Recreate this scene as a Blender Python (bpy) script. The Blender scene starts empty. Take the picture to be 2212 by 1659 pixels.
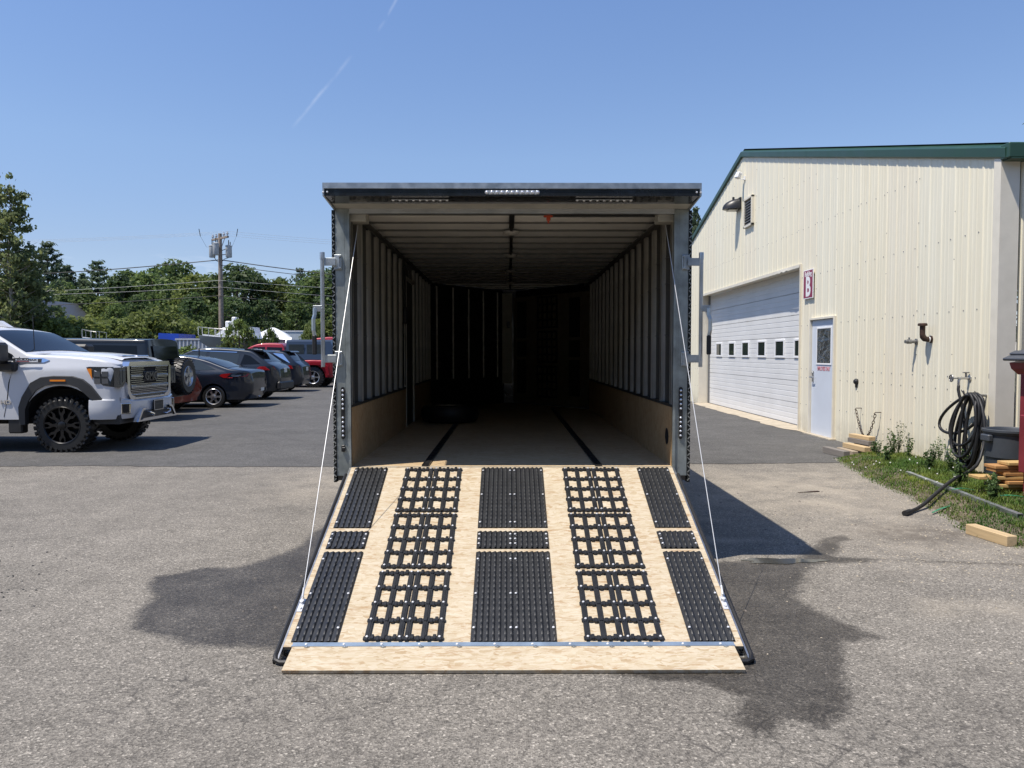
import bpy, bmesh, math, random
import numpy as np
from mathutils import Vector, Matrix
random.seed(7); np.random.seed(7)
S = bpy.context.scene; COL = S.collection
rad = math.radians
# ---------------------------------------------------------------- camera, sky, sun
cam = bpy.data.cameras.new('camera'); cam.sensor_width = 36; cam.lens = 1662 / 2212 * 36
cam.clip_start = 0.05; cam.clip_end = 5000
camo = bpy.data.objects.new('camera', cam); COL.objects.link(camo)
camo.location = (0, 0, 1.555); camo.rotation_euler = (rad(90) - math.atan(66.5 / 1662), 0, 0)
S.camera = camo
SUN = Vector((-1.12, -.62, 2.71)).normalized()
SUN_EL = math.asin(SUN.z); SUN_AZ = math.atan2(SUN.x, SUN.y)
W = bpy.data.worlds.new('World'); S.world = W; W.use_nodes = True
n, l = W.node_tree.nodes, W.node_tree.links
sky = n.new('ShaderNodeTexSky'); sky.sky_type = 'NISHITA'; sky.sun_disc = False
sky.sun_elevation = SUN_EL; sky.sun_rotation = SUN_AZ; sky.air_density = 1.0; sky.dust_density = 0.1; sky.ozone_density = 6; sky.altitude = 0
bg = n['Background']; bg.inputs[1].default_value = 0.123
tc = n.new('ShaderNodeTexCoord')
def wmath(op, a, b=None, c=None, clamp=False):
    m = n.new('ShaderNodeMath'); m.operation = op; m.use_clamp = clamp
    for i, v in enumerate((a, b, c)):
        if v is None: continue
        if isinstance(v, (int, float)): m.inputs[i].default_value = v
        else: l.new(v, m.inputs[i])
    return m.outputs[0]
def wdot(v):
    d = n.new('ShaderNodeVectorMath'); d.operation = 'DOT_PRODUCT'
    nz = n.new('ShaderNodeVectorMath'); nz.operation = 'NORMALIZE'; l.new(tc.outputs['Generated'], nz.inputs[0])
    l.new(nz.outputs[0], d.inputs[0]); d.inputs[1].default_value = v; return d.outputs['Value']
def pixdir(u, v):
    p = math.atan(66.5 / 1662); c, s = math.cos(p), math.sin(p); x, y = u - 1106, 829.5 - v
    return Vector((x, 1662 * c + y * s, -1662 * s + y * c)).normalized()
# a faint contrail: a thin band round a great circle, between two elevations
def contrail(a, b, width, amt, scale):
    A, B = a, b; N = A.cross(B).normalized(); M = (A + B).normalized(); T = N.cross(M)
    half = math.acos(max(-1, min(1, A.dot(B)))) / 2
    nz = n.new('ShaderNodeTexNoise'); nz.inputs['Scale'].default_value = scale; nz.inputs['Detail'].default_value = 5
    l.new(tc.outputs['Generated'], nz.inputs['Vector'])
    off = wmath('MULTIPLY', wmath('SUBTRACT', nz.outputs['Fac'], .5), width * 1.2)
    dist = wmath('ABSOLUTE', wmath('ADD', wdot(N), off))
    band = wmath('SUBTRACT', 1, wmath('DIVIDE', dist, width), clamp=True)
    along = wmath('ABSOLUTE', wmath('DIVIDE', wdot(T), math.sin(half)))
    fade = wmath('MULTIPLY', wmath('SUBTRACT', 1, wmath('POWER', along, 3), clamp=True), wmath('GREATER_THAN', wdot(M), 0))
    gaps = wmath('MULTIPLY', wmath('SUBTRACT', nz.outputs['Fac'], .32, clamp=True), 4, clamp=True)
    return wmath('MULTIPLY', wmath('MULTIPLY', wmath('MULTIPLY', band, fade), gaps), amt)
c1 = contrail(pixdir(628, 280), pixdir(762, 118), .0028, .13, 40)
c2 = contrail(pixdir(815, 70), pixdir(868, -20), .0025, .12, 40)
# small cumulus low on the horizon and the pale haze round it
mp = n.new('ShaderNodeMapping'); mp.inputs['Scale'].default_value = (14, 14, 60); l.new(tc.outputs['Generated'], mp.inputs[0])
cn = n.new('ShaderNodeTexNoise'); cn.inputs['Scale'].default_value = 1.0; cn.inputs['Detail'].default_value = 6; l.new(mp.outputs[0], cn.inputs['Vector'])
elev = wdot((0, 0, 1))
bandc = wmath('SUBTRACT', 1, wmath('DIVIDE', wmath('ABSOLUTE', wmath('SUBTRACT', elev, .098)), .028), clamp=True)
cl = wmath('MULTIPLY', wmath('MULTIPLY', wmath('SUBTRACT', wmath('ADD', cn.outputs['Fac'], wmath('MULTIPLY', bandc, .12)), .60, clamp=True), 4, clamp=True), bandc)
cl = wmath('MULTIPLY', cl, .55)
tot = wmath('MAXIMUM', wmath('MAXIMUM', c1, c2), cl)
tint = n.new('ShaderNodeMix'); tint.data_type = 'RGBA'; tint.blend_type = 'MULTIPLY'; tint.inputs[0].default_value = 1
l.new(sky.outputs[0], tint.inputs[6]); trp = n.new('ShaderNodeValToRGB'); l.new(elev, trp.inputs[0]); te = trp.color_ramp.elements   # humid summer air: paler, less green towards the horizon
while len(te) < 4: te.new(.5)
for q_, (p_, c_) in enumerate(((0.0, (.40, .375, .45)), (.12, (.49, .425, .43)), (.24, (.60, .535, .515)), (.5, (.62, .60, .63)))): te[q_].position = p_; te[q_].color = (*c_, 1)
sc2 = n.new('ShaderNodeMix'); sc2.data_type = 'RGBA'; sc2.blend_type = 'MULTIPLY'; sc2.inputs[0].default_value = 1; l.new(trp.outputs[0], sc2.inputs[6]); sc2.inputs[7].default_value = (2, 2, 2, 1); l.new(sc2.outputs[2], tint.inputs[7])
mixc = n.new('ShaderNodeMix'); mixc.data_type = 'RGBA'; l.new(tot, mixc.inputs[0])
l.new(tint.outputs[2], mixc.inputs[6]); mixc.inputs[7].default_value = (8.2, 8.4, 8.8, 1)
l.new(mixc.outputs[2], bg.inputs[0])
sd = bpy.data.lights.new('sun', 'SUN'); sd.energy = 5.0; sd.angle = rad(.53); sd.color = (1, .935, .84)
so = bpy.data.objects.new('sun', sd); COL.objects.link(so); so.rotation_euler = SUN.to_track_quat('Z', 'Y').to_euler(); so.location = (0, 0, 30)
S.view_settings.view_transform = 'Standard'; S.view_settings.look = 'None'; S.view_settings.exposure = 0.26; S.view_settings.gamma = 1
S.view_settings.use_curve_mapping = False
S.render.engine = 'CYCLES'; cy = S.cycles
cy.use_denoising = True; cy.max_bounces = 8; cy.diffuse_bounces = 4; cy.glossy_bounces = 3; cy.transmission_bounces = 4; cy.transparent_max_bounces = 8
cy.sample_clamp_indirect = 6; cy.caustics_reflective = False; cy.caustics_refractive = False

# ---------------------------------------------------------------- materials
MATS = {}
class NT:
    def __init__(s, name):
        s.m = bpy.data.materials.new(name); s.m.use_nodes = True; s.n = s.m.node_tree.nodes; s.l = s.m.node_tree.links
        s.b = s.n['Principled BSDF']; s.out = s.n['Material Output']; MATS[name] = s.m
    def link(s, a, b): s.l.new(a, b)
    def inp(s, name, v):
        i = s.b.inputs[name]
        if hasattr(v, 'is_output') or isinstance(v, bpy.types.NodeSocket): s.l.new(v, i)
        else: i.default_value = (*v, 1) if isinstance(v, tuple) and len(v) == 3 else v
    def co(s, kind='Object', scale=None, rot=None, loc=None):
        t = s.n.new('ShaderNodeTexCoord').outputs[kind]
        if scale or rot or loc:
            m = s.n.new('ShaderNodeMapping'); s.l.new(t, m.inputs[0])
            if scale: m.inputs['Scale'].default_value = scale if isinstance(scale, tuple) else (scale,) * 3
            if rot: m.inputs['Rotation'].default_value = rot
            if loc: m.inputs['Location'].default_value = loc
            t = m.outputs[0]
        return t
    def noise(s, vec, scale, detail=4, rough=.55, out='Fac', dist=0):
        t = s.n.new('ShaderNodeTexNoise'); s.l.new(vec, t.inputs['Vector']); t.inputs['Scale'].default_value = scale
        t.inputs['Detail'].default_value = detail; t.inputs['Roughness'].default_value = rough; t.inputs['Distortion'].default_value = dist
        return t.outputs[out]
    def voro(s, vec, scale, feature='F1', out='Color', rnd=1):
        t = s.n.new('ShaderNodeTexVoronoi'); t.feature = feature; s.l.new(vec, t.inputs['Vector']); t.inputs['Scale'].default_value = scale
        t.inputs['Randomness'].default_value = rnd; return t.outputs[out]
    def math(s, op, a, b=None, clamp=False):
        t = s.n.new('ShaderNodeMath'); t.operation = op; t.use_clamp = clamp
        for i, v in enumerate((a, b)):
            if v is None: continue
            if isinstance(v, (int, float)): t.inputs[i].default_value = v
            else: s.l.new(v, t.inputs[i])
        return t.outputs[0]
    def ramp(s, fac, stops):
        t = s.n.new('ShaderNodeValToRGB'); s.l.new(fac, t.inputs[0]); e = t.color_ramp.elements
        while len(e) < len(stops): e.new(.5)
        for k, (p, c) in enumerate(stops):
            e[k].position = p; e[k].color = (*c, 1) if isinstance(c, tuple) else (c, c, c, 1)
        return t.outputs[0]
    def mix(s, fac, a, b, mode='MIX'):
        t = s.n.new('ShaderNodeMix'); t.data_type = 'RGBA'; t.blend_type = mode
        for i, v in ((0, fac), (6, a), (7, b)):
            if isinstance(v, (int, float)): t.inputs[i].default_value = v if i == 0 else (v, v, v, 1)
            elif isinstance(v, tuple): t.inputs[i].default_value = (*v, 1)
            else: s.l.new(v, t.inputs[i])
        return t.outputs[2]
    def attr(s, name):
        t = s.n.new('ShaderNodeAttribute'); t.attribute_name = name; return t.outputs['Fac']
    def bump(s, h, strength=.3, dist=.01):
        t = s.n.new('ShaderNodeBump'); s.l.new(h, t.inputs['Height']); t.inputs['Strength'].default_value = strength
        t.inputs['Distance'].default_value = dist; s.l.new(t.outputs[0], s.b.inputs['Normal'])
def mat(name, col, rough=.5, metal=0, var=.12, vscale=6, bump=0, bscale=60, coat=0, spec=None, trans=0, ior=None, emit=None):
    if name in MATS: return MATS[name]
    t = NT(name); co = t.co()
    if var:
        nz = t.noise(co, vscale, 5)
        a = tuple(c * (1 - var) for c in col); b = tuple(min(1, c * (1 + var)) for c in col)
        t.inp('Base Color', t.ramp(nz, [(.3, a), (.7, b)]))
        rr = t.ramp(nz, [(.3, max(0, rough - .06)), (.7, min(1, rough + .06))]); t.inp('Roughness', rr)
    else:
        t.inp('Base Color', col); t.inp('Roughness', rough)
    t.inp('Metallic', metal)
    if coat: t.inp('Coat Weight', coat); t.inp('Coat Roughness', .04)
    if spec is not None: t.inp('Specular IOR Level', spec)
    if trans: t.inp('Transmission Weight', trans)
    if ior: t.inp('IOR', ior)
    if bump: t.bump(t.noise(co, bscale, 4), bump)
    return t.m
def osb(name, axes='xy', dark=1.0, tint=(1, 1, 1)):
    t = NT(name)
    if axes == 'xy': base = t.co()
    else: base = t.co(rot=(0, rad(90), 0))
    wn = t.n.new('ShaderNodeVectorMath'); wn.operation = 'SCALE'; t.l.new(t.noise(base, 9, 3, .6, 'Color'), wn.inputs[0]); wn.inputs['Scale'].default_value = .05
    wa = t.n.new('ShaderNodeVectorMath'); wa.operation = 'ADD'; t.l.new(base, wa.inputs[0]); t.l.new(wn.outputs[0], wa.inputs[1]); base = wa.outputs[0]
    def layer(ang, sc):
        m = t.n.new('ShaderNodeMapping'); t.l.new(base, m.inputs[0]); m.inputs['Rotation'].default_value = (0, 0, ang); m.inputs['Scale'].default_value = sc
        return t.voro(m.outputs[0], 1, out='Color')
    L = [layer(.5, (15, 66, 8)), layer(1.35, (20, 90, 8)), layer(2.2, (14, 72, 8)), layer(2.9, (22, 95, 8))]
    pick = t.voro(base, 24, out='Color')
    sp = t.n.new('ShaderNodeSeparateColor'); t.l.new(pick, sp.inputs[0])
    a = t.mix(t.math('GREATER_THAN', sp.outputs[0], .5), L[0], L[1]); b = t.mix(t.math('GREATER_THAN', sp.outputs[0], .5), L[2], L[3])
    c = t.mix(t.math('GREATER_THAN', sp.outputs[1], .5), a, b)
    s2 = t.n.new('ShaderNodeSeparateColor'); t.l.new(c, s2.inputs[0])
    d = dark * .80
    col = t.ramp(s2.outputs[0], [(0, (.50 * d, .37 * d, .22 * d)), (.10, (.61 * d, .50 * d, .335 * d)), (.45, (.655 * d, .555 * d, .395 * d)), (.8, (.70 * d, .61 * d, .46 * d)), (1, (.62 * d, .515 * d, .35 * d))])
    for ang, sc_, lo in ((.45, (5, 34, 6), .60), (1.9, (6, 38, 6), .61), (2.7, (4, 30, 6), .62)):
        mm = t.n.new('ShaderNodeMapping'); t.l.new(base, mm.inputs[0]); mm.inputs['Rotation'].default_value = (0, 0, ang); mm.inputs['Scale'].default_value = sc_
        col = t.mix(t.ramp(t.noise(mm.outputs[0], 1.3, 5, .62, dist=1.3), [(lo - .04, 0), (lo + .06, .75)]), col, (.47 * d, .31 * d, .165 * d))
    big = t.noise(t.co(), 3.5, 4)
    col = t.mix(.55, col, t.ramp(big, [(.3, (.80, .76, .70)), (.7, (1, 1, 1))]), 'MULTIPLY')
    col = t.mix(1, col, tint, 'MULTIPLY')
    t.inp('Base Color', col); t.inp('Roughness', .75); t.bump(s2.outputs[0], .12, .003)
    return t.m
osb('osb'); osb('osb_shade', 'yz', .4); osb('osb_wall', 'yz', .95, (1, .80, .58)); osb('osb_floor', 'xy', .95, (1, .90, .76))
mat('rubber', (.011, .011, .012), .55, bump=.1, bscale=150, var=.2)
mat('mat_plastic', (.018, .019, .021), .42, var=.15, vscale=9)
mat('black_plastic', (.014, .014, .015), .4, var=.15)
mat('screw', (.75, .75, .75), .35, .35, var=.05)
mat('alu', (.55, .55, .54), .38, 1, var=.1, vscale=9, bump=.04, bscale=90)
mat('galv', (.44, .47, .48), .42, .9, var=.2, vscale=14, bump=.05, bscale=60)
mat('post_metal', (.30, .325, .31), .45, .6, var=.3, vscale=9, bump=.08, bscale=40)
mat('stud_metal', (.50, .48, .42), .48, .3, var=.15, vscale=5)
mat('liner_metal', (.07, .066, .058), .5, .4, var=.25, vscale=4)
mat('ceiling_liner', (.88, .85, .79), .4, .0, var=.06, vscale=3)
mat('black_paint', (.012, .013, .015), .25, .0, var=.1, coat=.6)
mat('diamond_black', (.025, .028, .028), .3, .7, var=.3, vscale=60)
mat('tread_bar', (.35, .36, .35), .35, .7, var=.1)
mat('clear_lens', (.75, .76, .78), .12, .6, var=0)
mat('cable', (.75, .75, .74), .4, .3, var=0)
mat('trailer_skin', (.02, .021, .023), .3, var=.1, coat=.5)
mat('white_roof', (.7, .7, .7), .5)
mat('orange_plastic', (.55, .07, .02), .45)
mat('door_pale', (.40, .39, .30), .5)
# ---------------------------------------------------------------- mesh helpers
class MB:
    def __init__(s): s.v = []; s.f = []; s.mi = []
    def add(s, vs, fs, mi=0):
        o = len(s.v); s.v += [tuple(p) for p in vs]; s.f += [tuple(i + o for i in f) for f in fs]; s.mi += [mi] * len(fs); return s
    def box(s, x0, x1, y0, y1, z0, z1, mi=0, M=None, ch=0):
        if ch > 0:
            c = min(ch, abs(x1 - x0) * .45, abs(y1 - y0) * .45, abs(z1 - z0) * .45)
            bm = bmesh.new(); bmesh.ops.create_cube(bm, size=1)
            for v in bm.verts: v.co = Vector(((x0 + x1) / 2 + v.co.x * (x1 - x0), (y0 + y1) / 2 + v.co.y * (y1 - y0), (z0 + z1) / 2 + v.co.z * (z1 - z0)))
            bmesh.ops.bevel(bm, geom=bm.edges[:], offset=c, segments=1, profile=.5, affect='EDGES')
            bm.verts.index_update(); vs = [v.co.copy() for v in bm.verts]; fs = [[v.index for v in f.verts] for f in bm.faces]; bm.free()
        else:
            vs = [Vector(p) for p in ((x0, y0, z0), (x1, y0, z0), (x1, y1, z0), (x0, y1, z0), (x0, y0, z1), (x1, y0, z1), (x1, y1, z1), (x0, y1, z1))]
            fs = [(0, 3, 2, 1), (4, 5, 6, 7), (0, 1, 5, 4), (1, 2, 6, 5), (2, 3, 7, 6), (3, 0, 4, 7)]
        if M: vs = [M @ v for v in vs]
        return s.add(vs, fs, mi)
    def tube(s, pts, r, seg=8, mi=0, cap=True):
        pts = [Vector(p) for p in pts]; N = len(pts); rr = r if isinstance(r, (list, tuple)) else [r] * N
        vs = []; up = None
        for i, p in enumerate(pts):
            t = (pts[min(i + 1, N - 1)] - pts[max(i - 1, 0)]).normalized()
            if up is None:
                up = Vector((0, 0, 1)) if abs(t.z) < .9 else Vector((1, 0, 0))
            a = t.cross(up); a = a.normalized() if a.length > 1e-6 else t.orthogonal().normalized(); up = a.cross(t).normalized()
            for k in range(seg):
                g = 2 * math.pi * k / seg; vs.append(p + (a * math.cos(g) + up * math.sin(g)) * rr[i])
        fs = [(i * seg + k, i * seg + (k + 1) % seg, (i + 1) * seg + (k + 1) % seg, (i + 1) * seg + k) for i in range(N - 1) for k in range(seg)]
        if cap: fs += [tuple(range(seg))[::-1], tuple((N - 1) * seg + k for k in range(seg))]
        return s.add(vs, fs, mi)
    def lathe(s, prof, seg=24, axis='z', c=(0, 0, 0), mi=0, a0=0, a1=2 * math.pi):
        full = abs(a1 - a0 - 2 * math.pi) < 1e-6; ns = seg if full else seg + 1; vs = []
        for r, h in prof:
            for k in range(ns):
                g = a0 + (a1 - a0) * k / seg; q = (r * math.cos(g), r * math.sin(g), h)
                if axis == 'y': q = (q[0], q[2], q[1])
                if axis == 'x': q = (q[2], q[0], q[1])
                vs.append((q[0] + c[0], q[1] + c[1], q[2] + c[2]))
        m = len(prof); fs = [(i * ns + k, i * ns + (k + 1) % ns, (i + 1) * ns + (k + 1) % ns, (i + 1) * ns + k) for i in range(m - 1) for k in range(seg)]
        return s.add(vs, fs, mi)
    def prism(s, poly, d0, d1, plane='xz', mi=0, M=None):
        n_ = len(poly); f = {'xz': lambda a, b, d: (a, d, b), 'yz': lambda a, b, d: (d, a, b), 'xy': lambda a, b, d: (a, b, d)}[plane]
        vs = [Vector(f(a, b, d0)) for a, b in poly] + [Vector(f(a, b, d1)) for a, b in poly]
        if M: vs = [M @ v for v in vs]
        fs = [tuple(range(n_)), tuple(range(n_, 2 * n_))[::-1]] + [(i, i + n_, (i + 1) % n_ + n_, (i + 1) % n_) for i in range(n_)]
        return s.add(vs, fs, mi)
    def mesh(s, name, mats, smooth=False, fixn=True):
        me = bpy.data.meshes.new(name); me.from_pydata(s.v, [], s.f)
        for m in (mats if isinstance(mats, (list, tuple)) else [mats]): me.materials.append(MATS[m] if isinstance(m, str) else m)
        me.polygons.foreach_set('material_index', s.mi)
        if fixn:
            bm = bmesh.new(); bm.from_mesh(me); bmesh.ops.recalc_face_normals(bm, faces=bm.faces[:]); bm.to_mesh(me); bm.free()
        if smooth:
            me.polygons.foreach_set('use_smooth', [True] * len(me.polygons))
            if smooth != 'all': me.set_sharp_from_angle(angle=rad(35 if smooth is True else smooth))
        me.update(); return me
    def build(s, name, mats, parent=None, smooth=False, **kw):
        return link(name, s.mesh(name, mats, smooth), parent, **kw)
def link(name, me, parent=None, loc=None, rot=None, label=None, cat=None, group=None, kind=None, scale=None):
    o = bpy.data.objects.new(name, me); COL.objects.link(o)
    if parent: o.parent = parent
    if loc is not None: o.location = loc
    if rot is not None: o.rotation_euler = rot if isinstance(rot, (tuple, list)) else (0, 0, rot)
    if scale is not None: o.scale = scale if isinstance(scale, (tuple, list)) else (scale,) * 3
    if label: o['label'] = label
    if cat: o['category'] = cat
    if group: o['group'] = group
    if kind: o['kind'] = kind
    return o
def thing(name, label, cat, loc=(0, 0, 0), rot=0, group=None): return link(name, None, None, loc, rot, label, cat, group)
def screws(pts, r=.006, h=.004, axis='z', sgn=1):
    m = MB()
    for p in pts:
        pr = [(r, 0), (r * .8, h * sgn * .7), (0.0001, h * sgn)]
        m.lathe(pr, 6, axis, p)
    return m
def text_mesh(name, body, size, mt, parent, M, ext=.002, font_scale=(1, 1), bold=0, align='CENTER'):
    c = bpy.data.curves.new(name, 'FONT'); c.body = body; c.size = size; c.extrude = ext; c.align_x = align; c.align_y = 'CENTER'; c.offset = bold; c.resolution_u = 3
    t = bpy.data.objects.new(name + '_tmp', c); COL.objects.link(t)
    bpy.context.view_layer.update()
    me = bpy.data.meshes.new_from_object(t.evaluated_get(bpy.context.evaluated_depsgraph_get()))
    bpy.data.objects.remove(t); bpy.data.curves.remove(c)
    me.transform(Matrix.Diagonal((font_scale[0], font_scale[1], 1, 1))); me.transform(M); me.materials.clear(); me.materials.append(MATS[mt])
    me.polygons.foreach_set('material_index', [0] * len(me.polygons))
    return link(name, me, parent)
def frame(origin, ex, ey):
    ex = Vector(ex).normalized(); ey = Vector(ey).normalized(); ez = ex.cross(ey)
    M = Matrix((ex, ey, ez)).transposed().to_4x4(); M.translation = Vector(origin); return M

# ---------------------------------------------------------------- ground
def poly_sd(P, poly):
    """signed distance (positive inside) of points P to a polygon"""
    poly = np.array(poly, float); d = np.full(len(P), 1e9); ins = np.zeros(len(P), bool); k = len(poly)
    for i in range(k):
        a, b = poly[i], poly[(i + 1) % k]; ab = b - a; t = np.clip(((P - a) @ ab) / (ab @ ab), 0, 1)
        d = np.minimum(d, np.hypot(*(P - a - t[:, None] * ab).T))
        c = ((a[1] > P[:, 1]) != (b[1] > P[:, 1])) & (P[:, 0] < (b[0] - a[0]) * (P[:, 1] - a[1]) / (b[1] - a[1] + 1e-12) + a[0]); ins ^= c
    return np.where(ins, d, -d)
GRASS_EDGE = [(4.75, 11.3), (4.62, 10.8), (4.48, 10.0), (4.36, 9.45), (4.30, 8.96), (4.28, 8.4), (4.2, 7.98), (4.12, 7.5), (4.06, 7.09), (3.93, 6.75), (3.93, 6.46), (4.0, 6.1), (4.2, 5.7), (4.7, 5.2), (6.0, 4.8)]
GRASS_POLY = GRASS_EDGE + [(9, 4.8), (9, 9.24), (5.77, 9.24), (5.77, 11.5)]
WET = [
 ([(-2.17, 4.26), (-2.27, 4.6), (-2.33, 4.85), (-2.52, 5.3), (-2.40, 5.42), (-2.22, 5.55), (-2.05, 5.52), (-1.93, 5.66), (-1.87, 5.8), (-1.74, 6.05), (-1.72, 6.9), (-.4, 6.9), (-.4, 3.99), (-1.18, 3.97), (-1.52, 3.99), (-1.75, 4.05)], .10),
 ([(.4, 6.0), (1.5, 5.68), (2.07, 5.75), (2.36, 5.70), (2.15, 5.45), (1.98, 5.12), (1.83, 4.85), (1.86, 4.6), (1.99, 4.25), (2.06, 4.13), (1.81, 4.08), (1.7, 3.85), (1.62, 3.65), (1.60, 3.5), (1.54, 3.38), (1.42, 3.22), (1.30, 3.12), (1.18, 3.2), (1.05, 3.02), (.95, 3.05), (.93, 3.25), (1.04, 3.4), (.9, 3.55), (.6, 3.6), (.3, 3.75)], .035),
 ([(2.1, 5.75), (2.42, 6.15), (2.62, 6.45), (2.82, 6.52), (2.86, 6.35), (2.72, 6.28), (2.66, 6.1), (2.5, 5.85), (2.75, 5.78), (2.7, 5.66), (2.3, 5.62)], .03),
 ([(2.6, 5.80), (3.1, 5.74), (3.6, 5.66), (4.2, 5.62), (4.8, 5.55), (4.8, 5.50), (4.0, 5.55), (3.4, 5.61), (2.7, 5.72)], .02),
]
DIRT = [([(3.05, 6.65), (3.3, 6.9), (3.75, 6.95), (4.0, 6.6), (3.9, 6.35), (3.5, 6.15), (3.1, 6.35)], .2), ([(3.9, 5.85), (4.5, 5.6), (4.7, 5.3), (4.1, 5.45)], .15),
        ([(-6.4, 5.55), (-5.6, 5.9), (-4.9, 5.7), (-5.6, 5.4)], .3), ([(-1.9, 8.2), (-1.4, 8.5), (-1.1, 8.3), (-1.5, 8.0)], .2)]
SAND = [([(1.6, 8.9), (2.5, 9.8), (4.4, 9.9), (4.35, 8.5), (4.15, 7.3), (3.9, 6.4), (4.1, 5.7), (3.2, 6.0), (2.6, 7.2)], .9), ([(2.6, 4.75), (5, 4.6), (5, 4.35), (3.4, 4.4), (2.5, 4.5)], .15),
        ([(1.4, 7.3), (1.9, 7.25), (2.0, 7.1), (1.4, 7.1)], .08), ([(1.35, 6.5), (2.05, 6.4), (2.1, 6.25), (1.35, 6.3)], .1), ([(-2.6, 9.6), (-1.3, 10.1), (-1.3, 8.6), (-2.4, 8.4)], .8)]
def lot_mesh():
    xs = np.arange(-12, 10.001, .05); ys = np.concatenate([np.arange(.0, 7, .04), np.arange(7, 12.01, .06)])
    X, Y = np.meshgrid(xs, ys); P = np.stack([X.ravel(), Y.ravel()], 1); nx, ny = len(xs), len(ys)
    V = np.zeros((len(P), 3)); V[:, :2] = P
    # gentle unevenness, flat under the trailer and the ramp
    V[:, 2] = 0
    idx = np.arange(nx * ny).reshape(ny, nx); F = np.stack([idx[:-1, :-1], idx[:-1, 1:], idx[1:, 1:], idx[1:, :-1]], -1).reshape(-1, 4)
    me = bpy.data.meshes.new('parking_lot'); me.from_pydata(V.tolist(), [], F.tolist())
    def attr(name, polys, mode='soft'):
        a = np.zeros(len(P))
        for pl, w in polys: w = max(w, .09) if name == 'wet' else w; a = np.maximum(a, np.clip(poly_sd(P, pl) / w * .5 + .5, 0, 1))
        at = me.attributes.new(name, 'FLOAT', 'POINT'); at.data.foreach_set('value', a.astype(np.float32))
    attr('wet', WET); attr('dirt', DIRT); attr('sand', SAND)
    attr('crack', [([(.4, 3.2), (1.5, 3.5), (2.1, 3.2), (2.2, 2.2), (.5, 2.1)], .5), ([(-1.4, 3.9), (-.2, 3.75), (.6, 3.5), (.6, 3.0), (-1.3, 3.1)], .5), ([(-1.8, 4.0), (-1.2, 3.9), (-1.2, 3.2), (-2.2, 3.0)], .4)])
    g = np.clip(.5 + poly_sd(P, GRASS_POLY) / .5, 0, 1); at = me.attributes.new('grassy', 'FLOAT', 'POINT'); at.data.foreach_set('value', g.astype(np.float32))
    return me
def asphalt(name, base, chips=.5, attrs=True, cs=105, crackall=.0):
    t = NT(name); co = t.co()
    big = t.noise(co, .55, 6, .68); mid = t.noise(co, 3.2, 5, .65)
    ch = t.n.new('ShaderNodeSeparateColor'); t.l.new(t.voro(co, cs), ch.inputs[0])
    ch2 = t.n.new('ShaderNodeSeparateColor'); t.l.new(t.voro(co, cs * 2.3), ch2.inputs[0])
    b = base
    col = t.ramp(big, [(.3, tuple(c * .80 for c in b)), (.7, tuple(c * 1.16 for c in b))])
    col = t.mix(.8, col, t.ramp(mid, [(.25, .74), (.5, .98), (.75, 1.16)]), 'MULTIPLY')
    grain = t.ramp(ch.outputs[0], [(0, 1 - .75 * chips), (.25, 1 - .3 * chips), (.7, 1 + .2 * chips), (.93, 1 + .55 * chips), (1, 1 + 1.9 * chips)])
    grain2 = t.ramp(ch2.outputs[1], [(0, 1 - .5 * chips), (.5, 1), (1, 1 + .5 * chips)])
    col = t.mix(1, col, grain, 'MULTIPLY'); col = t.mix(1, col, grain2, 'MULTIPLY')
    t_ = None; rough = .88
    hgt = t.math('ADD', t.voro(co, cs, out='Distance'), t.math('MULTIPLY', ch2.outputs[0], .3))
    if attrs:
        wn = t.math('ADD', t.math('MULTIPLY', t.math('SUBTRACT', t.noise(co, 3.2, 8, .78), .5), 1.5), t.math('MULTIPLY', t.math('SUBTRACT', t.noise(co, 40, 4, .7), .5), .7))
        wet = t.math('MULTIPLY', t.math('SUBTRACT', t.math('ADD', t.attr('wet'), wn), .42), 2.6, clamp=True)
        sn = t.noise(co, 1.6, 6, .7)
        sand = t.math('MULTIPLY', t.math('MULTIPLY', t.attr('sand'), t.ramp(sn, [(.35, .1), (.6, 1.0)])), .75)
        dn = t.noise(co, 6, 5, .7)
        dirt = t.math('MULTIPLY', t.math('MULTIPLY', t.attr('dirt'), t.ramp(dn, [(.35, .2), (.6, 1.0)])), .65)
        col = t.mix(sand, col, t.mix(.35, (.36, .315, .25), grain, 'MULTIPLY'))
        col = t.mix(dirt, col, (.085, .07, .055))
        # meandering cracks
        wv = t.n.new('ShaderNodeVectorMath'); wv.operation = 'ADD'; t.l.new(co, wv.inputs[0])
        nzc = t.noise(co, 7, 4, .6, 'Color'); sc = t.n.new('ShaderNodeVectorMath'); sc.operation = 'SCALE'; t.l.new(nzc, sc.inputs[0]); sc.inputs['Scale'].default_value = .12; t.l.new(sc.outputs[0], wv.inputs[1])
        e = t.voro(wv.outputs[0], 6.5, 'DISTANCE_TO_EDGE', 'Distance'); e2 = t.voro(wv.outputs[0], 2.1, 'DISTANCE_TO_EDGE', 'Distance')
        cr = t.math('MULTIPLY', t.math('SUBTRACT', 1, t.math('MULTIPLY', e, 17), clamp=True), t.attr('crack'))
        cr2 = t.math('MULTIPLY', t.math('SUBTRACT', 1, t.math('MULTIPLY', e2, 130), clamp=True), t.ramp(t.noise(co, .9, 3), [(.5, 0), (.62, .5)]))
        crk = t.math('MAXIMUM', cr, cr2); col = t.mix(t.math('MULTIPLY', crk, t.ramp(t.noise(co, 9, 4), [(.38, .2), (.62, .85)])), col, (.035, .032, .03))
        col = t.mix(t.math('MULTIPLY', wet, t.ramp(t.noise(co, 2.4, 6, .75), [(.3, .72), (.6, 1)])), col, t.mix(1, col, (.29, .28, .27), 'MULTIPLY'))
        t.inp('Roughness', t.ramp(wet, [(0, .9), (1, .55)]))
    else: t.inp('Roughness', rough)
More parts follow.
